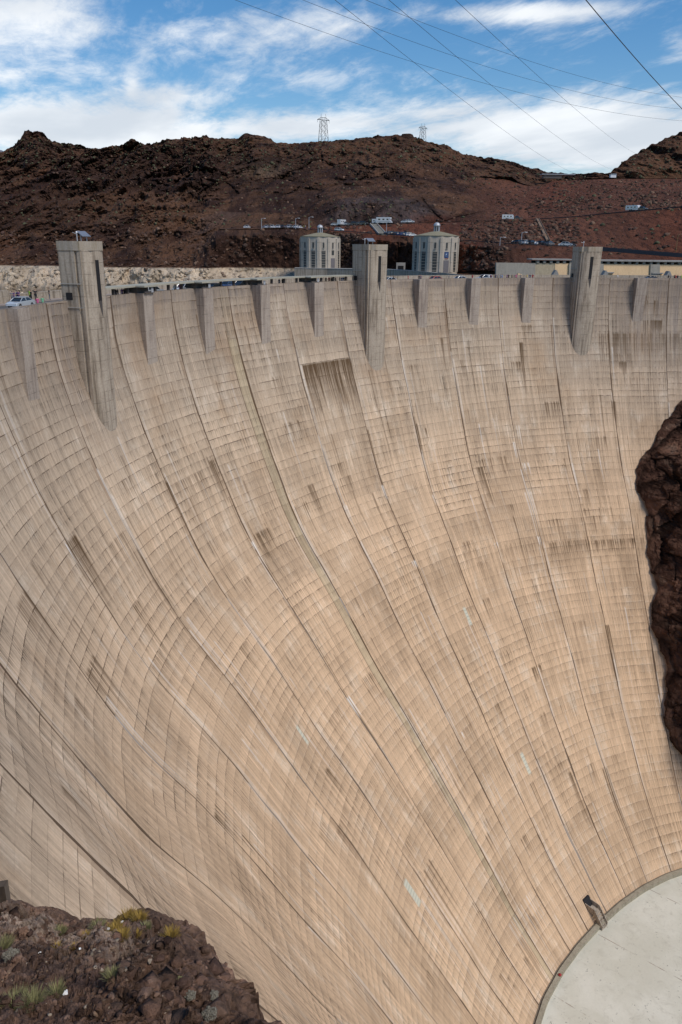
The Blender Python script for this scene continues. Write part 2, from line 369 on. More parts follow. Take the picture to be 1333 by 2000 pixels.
    br = mth(t, 'ADD', br, mth(t, 'MULTIPLY', mth(t, 'SUBTRACT', wl.outputs[0], 0.5), 0.16))
    br = mth(t, 'ADD', br, mth(t, 'MULTIPLY', mth(t, 'SUBTRACT', wc.outputs[0], 0.5), mth(t, 'MULTIPLY', reg, 0.10)))
    # weathering under each lift line: darkest just below the line, fading downwards
    sh = mth(t, 'POWER', fl, 2.2)
    br = mth(t, 'SUBTRACT', br, mth(t, 'MULTIPLY', mth(t, 'MULTIPLY', sh, ramp(t, s1, .40, .66)), mth(t, 'MULTIPLY', reg, .66)))
    br = mth(t, 'ADD', br, mth(t, 'MULTIPLY', mth(t, 'SUBTRACT', s2, 0.5), 0.75))
    br = mth(t, 'ADD', br, mth(t, 'MULTIPLY', mth(t, 'SUBTRACT', s4, 0.5), 0.95))
    br = mth(t, 'ADD', br, mth(t, 'MULTIPLY', mth(t, 'SUBTRACT', s3, 0.5), 0.5))
    br = mth(t, 'ADD', br, mth(t, 'MULTIPLY', mth(t, 'SUBTRACT', fine, 0.5), 0.45))
    # long brown runs, seeded per panel block
    lr = mth(t, 'MULTIPLY', ramp(t, s1, .56, .72), ramp(t, mth(t, 'ADD', blot2, mth(t, 'MULTIPLY', wl.outputs[0], .22)), .60, .78))
    # tone patches bounded by the pours
    sp_ = mth(t, 'MULTIPLY', si, 2.6); zp = mth(t, 'DIVIDE', z, 6.096)
    wp = N(t, 'ShaderNodeTexWhiteNoise', noise_dimensions='2D'); t.links.new(comb(t, mth(t, 'FLOOR', sp_), mth(t, 'FLOOR', mth(t, 'ADD', zp, mth(t, 'MULTIPLY', panel, .37)))), wp.inputs['Vector'])
    br = mth(t, 'ADD', br, mth(t, 'MULTIPLY', mth(t, 'SUBTRACT', wp.outputs[0], .5), .10))
    # crisp scratches
    sc1 = noise(t, comb(t, mth(t, 'MULTIPLY', u, 4.2), mth(t, 'MULTIPLY', z, 0.055), 3.0), 1.0, 2, 0.5)
    sc2 = noise(t, comb(t, mth(t, 'MULTIPLY', u, 3.4), mth(t, 'MULTIPLY', z, 0.04), 9.0), 1.0, 2, 0.5)
    brk = ramp(t, noise(t, comb(t, mth(t, 'MULTIPLY', u, .35), mth(t, 'MULTIPLY', z, .28), 5.), 1.0, 4, .65), .42, .60)
    br = mth(t, 'SUBTRACT', br, mth(t, 'MULTIPLY', mth(t, 'MULTIPLY', ramp(t, sc1, .58, .66), brk), .46))
    br = mth(t, 'ADD', br, mth(t, 'MULTIPLY', mth(t, 'MULTIPLY', ramp(t, sc2, .60, .68), brk), .30))
    gain = mth(t, 'ADD', 1.0, br)
    col = mix(t, 1.0, base, comb(t, gain, gain, gain), 'MULTIPLY')
    col = mix(t, mth(t, 'MULTIPLY', lr, 0.62), col, (0.20, 0.12, 0.065))
    # grey tone
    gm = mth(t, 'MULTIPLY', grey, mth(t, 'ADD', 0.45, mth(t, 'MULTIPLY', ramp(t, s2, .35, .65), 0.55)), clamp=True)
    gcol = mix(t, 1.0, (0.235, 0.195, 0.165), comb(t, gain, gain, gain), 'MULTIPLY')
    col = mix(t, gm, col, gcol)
    # lift lines, seams, joints
    lthick = mth(t, 'ADD', 0.035, mth(t, 'MULTIPLY', wb.outputs[0], 0.04))
    line = mth(t, 'LESS_THAN', fl, lthick)
    lbreak = mth(t, 'MULTIPLY', ramp(t, wb.outputs[0], .05, .75, .35, 1.25), mth(t, 'ADD', 0.10, mth(t, 'MULTIPLY', ramp(t, noise(t, comb(t, mth(t, 'MULTIPLY', u, .5), mth(t, 'MULTIPLY', L, 7.7)), 1.0, 3, .6), .38, .62), 0.62)))
    lbreak = mth(t, 'MULTIPLY', lbreak, mth(t, 'MULTIPLY', ramp(t, z, -75, -35, 0.55, 1.15), mth(t, 'ADD', .35, reg)))
    col = mix(t, mth(t, 'MULTIPLY', line, lbreak), col, (0.11, 0.075, 0.05))
    # occasional pale lines (lime) on low lifts
    pl = mth(t, 'MULTIPLY', mth(t, 'LESS_THAN', mth(t, 'ABSOLUTE', mth(t, 'SUBTRACT', fl, 0.12)), 0.05), mth(t, 'MULTIPLY', ramp(t, z, -50, -80, 0, 0.35), ramp(t, blot2, .45, .6)))
    col = mix(t, pl, col, (0.62, 0.50, 0.38))
    col = mix(t, mth(t, 'MULTIPLY', seam, mth(t, 'MULTIPLY', reg, 0.34)), col, (0.18, 0.12, 0.075))
    jn = noise(t, comb(t, mth(t, 'MULTIPLY', panel, 9.1), mth(t, 'MULTIPLY', z, 0.08)), 1.0, 3, 0.6)
    jw = mth(t, 'ADD', 0.075, mth(t, 'MULTIPLY', ramp(t, jn, .42, .68), 0.20))
    jm = mth(t, 'LESS_THAN', jd, jw)
    jm = mth(t, 'MULTIPLY', jm, ramp(t, jn, .25, .6, .62, .95))
    # pale run beside joints
    jr = mth(t, 'MULTIPLY', ps, pw)
    jp = mth(t, 'MULTIPLY', mth(t, 'LESS_THAN', mth(t, 'ABSOLUTE', mth(t, 'SUBTRACT', jr, 0.55)), mth(t, 'ADD', .12, mth(t, 'MULTIPLY', s4, .5))), ramp(t, noise(t, comb(t, mth(t, 'MULTIPLY', panel, 5.3), mth(t, 'MULTIPLY', z, 0.05)), 1.0, 3, 0.6), .52, .66))
    col = mix(t, mth(t, 'MULTIPLY', jp, mth(t, 'ADD', .15, mth(t, 'MULTIPLY', s1, .6))), col, (0.60, 0.50, 0.40))
    jr2 = mth(t, 'MULTIPLY', mth(t, 'SUBTRACT', 1.0, ps), pw)
    jp2 = mth(t, 'MULTIPLY', mth(t, 'LESS_THAN', jr2, 0.9), ramp(t, noise(t, comb(t, mth(t, 'ADD', mth(t, 'MULTIPLY', panel, 3.7), 9.0), mth(t, 'MULTIPLY', z, 0.045)), 1.0, 3, 0.6), .52, .64))
    col = mix(t, mth(t, 'MULTIPLY', jp2, 0.45), col, (0.24, 0.155, 0.095))
    col = mix(t, jm, col, (0.115, 0.075, 0.048))
    # painted features
    sk = mth(t, 'MULTIPLY', stain, mth(t, 'ADD', 0.75, mth(t, 'MULTIPLY', ramp(t, s1, .38, .62), 0.6)), clamp=True)
    col = mix(t, sk, col, (0.105, 0.064, 0.034))
    sat_ = N(t, 'ShaderNodeAttribute', attribute_name='slot').outputs['Fac']
    ocol = mix(t, 1.0, mix(t, wb.outputs[0], (0.33, 0.265, 0.165), (0.43, 0.35, 0.225)), comb(t, gain, gain, gain), 'MULTIPLY')
    col = mix(t, mth(t, 'MULTIPLY', sat_, .6), col, ocol)
    col = mix(t, mth(t, 'MINIMUM', pale, 1.0), col, (0.76, 0.71, 0.64))
    col = mix(t, plate, col, mix(t, mth(t, 'MULTIPLY', mth(t, 'LESS_THAN', mth(t, 'FRACT', mth(t, 'MULTIPLY', z, 1.6)), .3), .35), (0.56, 0.55, 0.44), (0.20, 0.22, 0.19)))
    setp(t, b, col, 0.92, 0, 0.12)
    h = mth(t, 'ADD', mth(t, 'MULTIPLY', mth(t, 'MULTIPLY', mth(t, 'SUBTRACT', 1.0, fl), mth(t, 'ADD', .25, reg)), 0.07), mth(t, 'MULTIPLY', fine, 0.05))
    h = mth(t, 'ADD', h, mth(t, 'MULTIPLY', s3, 0.08)); h = mth(t, 'SUBTRACT', h, mth(t, 'MULTIPLY', jm, 0.12)); h = mth(t, 'ADD', h, mth(t, 'MULTIPLY', wb.outputs[0], 0.05))
    bump(t, b, h, 0.75, 1.0)
    return m
M_DAM = dam_material()

# ------------------------------------------------------------------ dam
dam = empty('dam', (0, 0, 0), 0, 'huge curved tan concrete arch dam sweeping down from the road to the pale roof', 'dam')
S0, S1 = -7.5, 14.5
ns, nz = int((S1-S0)*96), 320
S = np.linspace(S0, S1, ns)[None, :].repeat(nz, 0)
Z = np.linspace(0.0, -140.0, nz)[:, None].repeat(ns, 1)
RR = rface2(S, Z)
# each lift is battered a few centimetres, blocks stand proud or back a little
rb = np.random.RandomState(5)
A = TH0+DEL*S
P = np.stack([RR*np.cos(A), RR*np.sin(A), Z], -1)
stain = np.zeros_like(Z); pale = np.zeros_like(Z); grey = np.zeros_like(Z); plate = np.zeros_like(Z)
def rect(arr, s0, s1, z0, z1, wt, fade=0.6, soft=0.012, mode='max'):
    """vertical run: full at its top z0, fading towards z1"""
    k = np.clip((Z-z1)/(z0-z1), 0, 1); k = np.where((Z <= z0) & (Z >= z1), k**fade, 0)
    e = np.clip((S-s0)/soft, 0, 1)*np.clip((s1-S)/soft, 0, 1)
    np.maximum(arr, wt*k*e, out=arr)
def runs(arr, x0, y0, x1, y1, zlen, wt, n=None, w=0.024, fade=.45):
    a, za = hit(x0, y0); c, zc_ = hit(x1, y1); z0 = (za+zc_)/2
    if n is None: rect(arr, min(a, c), max(a, c), z0, z0-zlen, wt, fade); return
    if arr is pale: w *= .42
    for _ in range(int(n*1.5)):
        q = a+(c-a)*rb.rand(); ww = max(.0075, w*(0.35+rb.rand()*1.3))
        rect(arr, q-ww, q+ww, z0, z0-zlen*(0.3+0.8*rb.rand()), wt*(0.75+.45*rb.rand()), fade, soft=ww*.45)
runs(stain, 592, 712, 686, 703, 10, .9, 44, .017); runs(stain, 592, 712, 686, 703, 3.5, .7); runs(stain, 592, 712, 640, 707, 9, .6, 20, .03)
runs(stain, 640, 705, 690, 700, 17, .6, 8, .009)
runs(stain, 323, 942, 331, 940, 8, .9, 3, .018); runs(stain, 340, 940, 395, 925, 6, .5, 14, .009); runs(stain, 408, 903, 422, 898, 9, .8, 4, .014)
runs(stain, 126, 1060, 150, 1050, 9, .8, 7, .02); runs(pale, 126, 1062, 132, 1062, 4, .8, 2, .02)
runs(stain, 160, 1305, 190, 1290, 9, .7, 7, .02); runs(stain, 20, 1175, 60, 1160, 8, .6, 8, .015)
runs(stain, 930, 915, 945, 912, 15, .75, 4, .02); runs(stain, 1014, 668, 1022, 668, 17, .9, 2, .016); runs(stain, 860, 660, 864, 660, 9, .8, 2, .012)
runs(stain, 1195, 783, 1204, 783, 11, .85, 3, .02); runs(stain, 1210, 708, 1226, 708, 5, .7, 6, .02)
runs(stain, 1255, 625, 1293, 624, 4.5, .8, 16, .012); runs(stain, 1065, 785, 1098, 785, 5, .7, 10, .01)
runs(stain, 1170, 655, 1245, 650, 9, .6, 26, .010); runs(stain, 1245, 650, 1330, 650, 7, .45, 20, .012)
runs(stain, 490, 1045, 525, 1030, 5, .7, 10, .014); runs(stain, 555, 1000, 600, 980, 5, .6, 9, .012); runs(stain, 590, 950, 612, 945, 9, .6, 5, .014)
runs(stain, 715, 838, 720, 836, 22, .8, 2, .014); runs(stain, 812, 830, 818, 828, 16, .7, 2, .014)
runs(stain, 1060, 1058, 1150, 1056, 4, .6, 34, .009); runs(stain, 1150, 1054, 1258, 1053, 3, .65, 44, .010); runs(stain, 900, 1070, 960, 1066, 7, .45, 12, .010); runs(stain, 980, 1060, 1060, 1058, 5, .4, 14, .010)
runs(stain, 1040, 1305, 1056, 1300, 3, .8, 5, .02); runs(stain, 1182, 1220, 1190, 1220, 13, .7, 3, .02)
runs(stain, 640, 1610, 690, 1580, 5, .5, 8, .02); runs(stain, 820, 1690, 850, 1670, 16, .6, 5, .016); runs(stain, 1000, 1830, 1060, 1790, 9, .5, 14, .02)
runs(stain, 1110, 1510, 1120, 1508, 13, .7, 3, .02); runs(stain, 1175, 1500, 1190, 1500, 26, .65, 3, .02); runs(stain, 1035, 1530, 1045, 1525, 14, .5, 3, .015)
runs(pale, 975, 690, 985, 690, 15, .45, 3, .016); runs(pale, 1001, 862, 1008, 862, 5, .8, 2, .02); runs(pale, 1018, 905, 1036, 905, 3, .7, 5, .012)
runs(pale, 1008, 830, 1014, 830, 6, .5, 2, .016); runs(pale, 490, 1058, 496, 1056, 5, .9, 2, .016); runs(pale, 675, 1362, 684, 1358, 3.6, 1., 3, .02)
runs(pale, 745, 950, 750, 948, 3, .8, 2, .014); runs(pale, 671, 988, 678, 986, 3, .9, 2, .02); runs(pale, 703, 1056, 710, 1054, 6, .7, 2, .014); runs(pale, 804, 1098, 812, 1096, 1.5, .9, 4, .014)
runs(pale, 900, 1430, 906, 1428, 1.4, .9, 2, .02); runs(pale, 868, 1390, 880, 1388, 4, .5, 3, .02); runs(pale, 1285, 1358, 1290, 1358, 3, .8, 2, .02)
runs(pale, 965, 1060, 972, 1058, 2, .8, 3, .012); runs(pale, 1050, 1048, 1058, 1048, 2, .9, 2, .012); runs(pale, 1020, 960, 1038, 960, 14, .35, 4, .02)
runs(pale, 350, 1215, 372, 1205, 18, .38, 3, .03); runs(pale, 205, 1365, 215, 1360, 14, .5, 3, .02); runs(pale, 800, 1760, 850, 1740, 26, .30, 9, .03); runs(pale, 830, 1480, 880, 1470, 10, .3, 9, .03)
runs(pale, 1040, 1480, 1060, 1480, 30, .25, 5, .03); runs(pale, 980, 1790, 1050, 1760, 7, .5, 12, .025)
# extra random runs scattered over the whole face
for _ in range(620):
    s_ = rb.uniform(-4, 14); z_ = -1.524*rb.randint(3, 84); ww = .006+.013*rb.rand()**2
    rect(stain, s_-ww, s_+ww, z_, z_-rb.uniform(3, 22), .25+.6*rb.rand(), .7, soft=ww*.9)
for _ in range(95):      # groups hanging from one lift line
    s_ = math.floor(rb.uniform(-4, 14))+rb.rand()*.6; z_ = -1.524*rb.randint(3, 84); wd = rb.uniform(.1, .35)
    for k in range(rb.randint(5, 14)):
        q = s_+wd*rb.rand(); ww = .007+.008*rb.rand(); rect(stain, q-ww, q+ww, z_, z_-rb.uniform(1.2, 5), .35+.5*rb.rand(), .6, soft=ww*.6)
for _ in range(330):
    s_ = rb.uniform(-4, 14); s_ = round(s_)+rb.uniform(-.03, .06) if rb.rand() < .6 else s_; z_ = -rb.uniform(8, 128); ww = .006+.012*rb.rand()
    rect(pale, s_-ww, s_+ww, z_, z_-rb.uniform(2, 16), .15+.42*rb.rand(), .5, soft=ww*.6)
# the grouted slot left of the third joint
slot = np.clip((S-2.83)/.01, 0, 1)*np.clip((2.985-S)/.01, 0, 1)*np.where((Z < -10), 1, .3)
stain = np.maximum(stain, .9*((abs(S-2.825) < .0075)|(abs(S-2.99) < .006))*(Z < -8))
pale = np.maximum(pale, .35*((abs(S-2.808) < .008) | (abs(S-3.015) < .009))*(Z < -45)*(np.sin(Z*.37)+np.sin(Z*.13+1) > .2))
# greyer weather film near the crest; greyer tone round the towers and at the far right
near_top = np.clip(1-(-Z)/26.0, 0, 1)
grey += 0.62*near_top**1.2 + np.clip((S-8.6)/2.5, 0, 1)*np.clip(1-(-Z-8)/34.0, 0, .75)*.75
for c_ in (0.5, 5.5, 9.5):
    grey += 0.55*np.exp(-((S-c_+.12)/.42)**2)*np.clip(1-(-Z-2)/30.0, 0, 1)
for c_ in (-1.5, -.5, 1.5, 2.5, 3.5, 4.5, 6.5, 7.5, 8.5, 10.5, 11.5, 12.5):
    grey += 0.55*np.exp(-((S-c_+.14)/.07)**2)*np.clip(1-(-Z-1)/10.0, 0, 1)  # grey band just left of each pilaster, fading downwards
grey += np.clip((S-9.8)/2.0, 0, .6)*np.clip((-Z-45)/25, 0, 1)*.8
grey += np.where(Z > -1.9, 0.9, 0)
grey = np.clip(grey, 0, 1)
for (x, y, ws, hz_) in ((579, 1418, .035, 3.2), (907, 1188, .035, 3.2), (1018, 1470, .05, 4.2), (791, 1722, .075, 4.2)):
    s_, z_ = hit(x, y); plate = np.maximum(plate, np.where((abs(S-s_) < ws) & (Z < z_) & (Z > z_-hz_), .85, 0))
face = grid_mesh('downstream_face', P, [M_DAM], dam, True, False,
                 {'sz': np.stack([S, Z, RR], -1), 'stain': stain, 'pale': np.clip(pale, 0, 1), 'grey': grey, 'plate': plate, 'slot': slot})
# crest: downstream parapet, walks, roadway, upstream parapet, upstream face (swept profile)
def sweep(name, prof, s0, s1, m, parent, n=120, closed=True, rel=False):
    s = np.linspace(s0, s1, n); a = TH0+DEL*s
    pr = prof+[prof[0]] if closed else prof
    off_ = rface2(s, -130.) if rel else s*0
    Pq = np.array([[[(r+k_)*math.cos(q), (r+k_)*math.sin(q), z] for q, k_ in zip(a, off_)] for r, z in pr])
    o = grid_mesh(name, Pq, [m], parent, False)
    if closed:                                       # end caps
        bm = bmesh.new(); bm.from_mesh(o.data); bmesh.ops.remove_doubles(bm, verts=bm.verts, dist=1e-4)
        ed = [e for e in bm.edges if e.is_boundary]
        if ed: bmesh.ops.holes_fill(bm, edges=ed)
        bmesh.ops.recalc_face_normals(bm, faces=bm.faces); bm.to_mesh(o.data); bm.free()
    return o
sweep('parapet', [(138.70, -.004), (138.66, 0.03), (139.15, 0.03), (139.15, -1.25), (138.70, -1.25)], S0, S1, M_PIL, dam, 200)
sweep('sidewalk', [(139.153, -.95), (139.153, -1.4), (140.9, -1.4), (140.9, -.95)], S0, S1, M_WALK, dam, 200)
road = sweep('crest_road', [(140.903, -1.10), (140.903, -1.5), (149.9, -1.5), (149.9, -1.10)], S0-1.5, S1+1.5, M_ASPH, None, 220); tag(road, kind='structure')
sweep('upstream_sidewalk', [(149.903, -.95), (149.903, -1.4), (151.597, -1.4), (151.597, -.95)], S0, S1, M_WALK, dam, 200)
sweep('upstream_parapet', [(151.6, .9), (151.6, -1.4), (152.3, -1.4), (152.3, .9)], S0, .6, M_CONC, dam, 60)
sweep('upstream_parapet', [(151.6, .25), (151.6, -1.4), (152.3, -1.4), (152.3, .25)], .603, S1, M_CONC, dam, 160)
sweep('core', [(139.2, -1.6), (138.2, -8), (152.4, -8), (154, -60), (158, -145), (150, -145), (150, -9), (152.297, -1.6)], S0, S1, M_CONC_L, dam, 120)
# road centre line
lm = MB()
for k in np.arange(S0, S1, 0.02):
    pass
yl = sweep('lane_marking', [(145.35, -1.096), (145.50, -1.096)], S0, S1, simple('yellow_paint', (0.55, 0.38, 0.05), .7), None, 200, closed=False); tag(yl, kind='structure')

# pilasters: children of the dam, vertical front, dying into the face
def slab(i, hw, r_front, r_back, z0, z1, rr=None, n=1):
    """plan polygon of a block centred on joint index i, half width hw, corners in world xy"""
    a = th(i); er = np.array([math.cos(a), math.sin(a)]); et = np.array([-er[1], er[0]])
    return er, et
pil_idx = [-2.5, -1.5, -.5, 1.5, 2.5, 3.5, 4.5, 6.5, 7.5, 8.5, 10.5, 11.5, 12.5]
for i in pil_idx:
    er, et = slab(i, 0, 0, 0, 0, 0)
    pb = MB(); rf_ = float(rface2(i, -11.5)); q = [er*rf_+et*1.45, er*rf_-et*1.45, er*138.66-et*1.45, er*138.66+et*1.45]
    pb.prism(q, -13.5, 0.034); pb.build('pilaster', [M_PIL], dam)

# ------------------------------------------------------------------ crest towers
def crest_tower(i, label, seed, fx=-2.05):
    T = empty('elevator_tower', cyl(i, 137.0, -1), th(i), label, 'tower', 'square concrete towers standing on the dam crest')
    # local frame: +x radially outwards (upstream), y tangential, z up; origin at r=137
    def L(name, mb, m): return mb.build(name, m if isinstance(m, list) else [m], T)
    ztop = 9.0; zb = -24.0; fx = float(rface2(i, -20.2 if i > 1 else -19.2))-137+.60
    b = MB(); hw = 3.1; plan = []
    # rounded bay front made of short facets
    for k in range(13):
        t = -1+2*k/12; plan.append((fx-0.65*(1-abs(t)**2.6), -t*2.55))
    plan = [(fx+.8, 2.75)]+plan+[(fx+.8, -2.75), (fx+1.15, -2.75), (fx+1.15, -hw), (2.35, -hw), (2.35, hw), (fx+1.15, hw), (fx+1.15, 2.75)]
    b.prism(plan[:], zb, ztop-1.25)
    sh = L('shaft', b, M_CONC)
    for s in (-1, 1):                                # corner flutes
        c = MB(); c.prism([(fx+.3, s*2.62), (fx+.3, s*2.95), (fx+.795, s*2.95), (fx+.795, s*2.62)], zb, ztop-1.25); L('corner_flute', c, M_CONC)
    c = MB(); c.prism([(fx+.25, 3.0), (fx+.25, 2.5), (fx-.66, 1.6), (fx-.70, 0), (fx-.66, -1.6), (fx+.25, -2.5), (fx+.25, -3.0), (fx+1.2, -hw-.06), (2.41, -hw-.06), (2.41, hw+.06), (fx+1.2, hw+.06)], ztop-1.247, ztop); L('coping', c, M_CAP)
    # slit window on the front with sloping sill, set off centre
    c = MB(); c.box((fx-.62, .30, 3.7), (.14, .85, 5.6)); L('slit_window', c, M_DARK)
    c = MB(); c.add([(fx-.69, -.125, .9), (fx-.69, .725, .9), (fx-.69, .0, -1.6)], [(0, 1, 2)]); L('window_sill', c, M_SHADE)
    for k in range(9):
        pass
    c = MB(); c.box((1.2, hw+.012, 1.6), (1.0, .05, 1.0)); L('side_opening', c, M_DARK)
    for zq in (3.3, .05): c = MB(); c.box((.75, hw+.05, zq), (3.2, .14, .12)); L('string_course', c, M_CONC_L)
    return T
crest_tower(0.5, 'nearest and largest of the crest towers, beside the parked silver car at left', 1, -1.75)
crest_tower(5.5, 'middle crest tower at the right end of the long flat canopy', 2, -2.2)
crest_tower(9.5, 'farthest crest tower, in front of the tan spillway wall', 3, -2.25)

# equipment on the tower roofs
def roof_kit(i, kind, label):
    T = empty('weather_station', cyl(i, 137.2, 8.0), th(i), label, 'rooftop equipment')
    if kind != 2:
        for y_ in (-1.2, .3): p = MB(); p.tube([(0, y_, 0), (0, y_, .9)], .06); p.build('stand', [M_GALV], T)
        p = MB(); V = [(-.5, -1.6, .65), (.4, -1.6, 1.35), (.4, .6, 1.35), (-.5, .6, .65), (-.45, -1.6, .58), (.45, -1.6, 1.28), (.45, .6, 1.28), (-.45, .6, .58)]
        p.add(V, [(0, 1, 2, 3), (7, 6, 5, 4), (0, 4, 5, 1), (1, 5, 6, 2), (2, 6, 7, 3), (3, 7, 4, 0)]); p.build('solar_panel', [simple('panel_blue_grey', (.16, .18, .22), .45)], T)
    p = MB(); p.tube([(0, 1.3, 0), (0, 1.3, 1.0)], .07); p.tube([(0, 1.3, .9), (.2, 2.0, 1.15)], .04); p.build('mast', [M_GALV], T)
    p = MB(); p.lathe((0, 1.3, 1.0), [(.02, 0), (.11, .05), (.14, .16), (.09, .26), (.02, .3)], 10); p.build('sensor_dome', [M_WHITE], T)
roof_kit(.5, 0, 'solar panel and white sensor mast on the nearest crest tower')
roof_kit(5.5, 1, 'solar panel and white sensor mast on the middle crest tower')
roof_kit(9.5, 2, 'small white dome on a mast atop the farthest crest tower')
for i in (.5, 5.5, 9.5): pass

# ------------------------------------------------------------------ canopy between the first two towers
can = empty('walkway_canopy', cyl(3.0, 140.2, -.95), 0, 'long low concrete canopy roof over the crest sidewalk between two towers', 'canopy')
def cpt(o):      # parent keeping world coordinates
    o.location = -Vector(cyl(3.0, 140.2, -.95)); o.parent = can; return o
def canopy_r(s):
    for c in (1.5, 2.5, 3.5, 4.5):
        if abs(s-c) < .115: return 136.6
    return 138.35
ss = np.unique(np.concatenate([np.linspace(.73, 5.28, 160)]+[np.array([c-.116, c-.114, c+.114, c+.116]) for c in (1.5, 2.5, 3.5, 4.5)]))
V = []
rows = [[cyl(s, canopy_r(s), 1.0) for s in ss], [cyl(s, canopy_r(s), 1.26) for s in ss], [cyl(s, 141.2, 1.26) for s in ss], [cyl(s, 141.2, 1.0) for s in ss], [cyl(s, canopy_r(s), 1.0) for s in ss]]
cpt(grid_mesh('canopy_roof', np.array(rows), [M_CANOPY], None, False))
for s in np.arange(.86, 5.25, .2275):
    if min(abs(s-c) for c in (1.5, 2.5, 3.5, 4.5)) < .13: continue
    p = MB(); er, et = slab(s, 0, 0, 0, 0, 0); p.prism([er*138.9+et*.2, er*138.9-et*.2, er*139.3-et*.2, er*139.3+et*.2], 0.034, 1.003); cpt(p.build('post', [M_SHADE], None))
for c in (1.5, 2.5, 3.5, 4.5):
    er, et = slab(c, 0, 0, 0, 0, 0)
    p = MB()
    p.prism([er*136.95+et*1.35, er*136.95-et*1.35, er*137.2-et*1.35, er*137.2+et*1.35], .037, .30)
    p.prism([er*138.3+et*1.62, er*138.3-et*1.62, er*140.6-et*1.62, er*140.6+et*1.62], .036, .997)
    cpt(p.build('shelter_wall', [M_SHADE], None))
    p = MB(); p.prism([er*136.86-et*.35, er*136.86-et*.95, er*136.94-et*.95, er*136.94-et*.35], .1, .85); cpt(p.build('notice_board', [M_GALV], None))

# ------------------------------------------------------------------ powerhouse roof at the foot
ph = empty('powerhouse', (0, 0, -131), 0, 'pale flat roof of the powerhouse curving against the foot of the dam', 'building')
def roofmat():
    m, t, b = mat('roof_membrane'); tc = N(t, 'ShaderNodeTexCoord')
    s = N(t, 'ShaderNodeSeparateXYZ'); t.links.new(tc.outputs['Object'], s.inputs[0])
    big = noise(t, tc.outputs['Object'], 0.12, 6, .6); fine = noise(t, tc.outputs['Object'], 2.2, 6, .7); sp_ = noise(t, tc.outputs['Object'], 1.1, 3, .75)
    c = mix(t, ramp(t, big, .35, .7), (0.55, 0.525, 0.43), (0.64, 0.615, 0.52))
    c = mix(t, mth(t, 'MULTIPLY', ramp(t, fine, .45, .75), .18), c, (.38, .36, .30))
    c = mix(t, mth(t, 'MULTIPLY', ramp(t, sp_, .655, .68), .65), c, (.20, .19, .16))
    st_ = noise(t, tc.outputs['Object'], .35, 7, .72, 1.2); c = mix(t, mth(t, 'MULTIPLY', ramp(t, st_, .50, .72), .38), c, (.36, .33, .26))
    p0, p1 = ROOFLINE
    d = (p1-p0)/np.linalg.norm(p1-p0); nrm = np.array([-d[1], d[0]])
    dist = mth(t, 'ADD', mth(t, 'MULTIPLY', s.outputs[0], float(nrm[0])), mth(t, 'MULTIPLY', s.outputs[1], float(nrm[1])))
    q = mth(t, 'FRACT', mth(t, 'ADD', mth(t, 'DIVIDE', mth(t, 'SUBTRACT', dist, float(nrm@p0)), ROOFSTEP), 0.5))
    ln = mth(t, 'LESS_THAN', mth(t, 'ABSOLUTE', mth(t, 'SUBTRACT', q, 0.5)), 0.0045)
    br_ = ramp(t, noise(t, tc.outputs['Object'], .5, 4, .65), .40, .58)
    c = mix(t, mth(t, 'MULTIPLY', ln, mth(t, 'MULTIPLY', br_, .75)), c, (.22, .15, .11))
    setp(t, b, c, .85, 0, .2); return m
ZR = -131.4
la, lb = atz(1160, 1820, ZR)[:2], atz(1333, 1915, ZR)[:2]; ROOFLINE = (la, lb)
lc = atz(1255, 1730, ZR)[:2]; dd_ = (lb-la)/np.linalg.norm(lb-la); ROOFSTEP = abs(float((lc-la)@np.array([-dd_[1], dd_[0]])))
poly = [((float(rface2((a-TH0)/DEL, -130.))-2.1)*math.cos(a), (float(rface2((a-TH0)/DEL, -130.))-2.1)*math.sin(a)) for a in np.linspace(R(20), R(200), 150)]+[(-60, -60), (60, -60)]
p = MB(); p.prism(poly, -140, ZR); rfo = p.build('roof', [roofmat()], ph); rfo.location = (0, 0, 131)
def phc(o): o.location = (0, 0, 131); o.parent = ph; return o
phc(sweep('roof_curb', [(-2.1, ZR-.4), (-2.1, -130.45), (-1.2, -130.45), (-1.2, ZR-.4)], -6, 14.5, concrete('curb_concrete', (.36, .32, .24), (.22, .19, .135), .7, lines=False), None, 160, True, True))
phc(sweep('gutter_ledge', [(-1.197, -136), (-1.197, -130.8), (2.5, -130.75), (2.5, -136)], -6, 14.5, concrete('damp_concrete', (.24, .20, .15), (.13, .105, .08), .8, lines=False), None, 160, True, True))
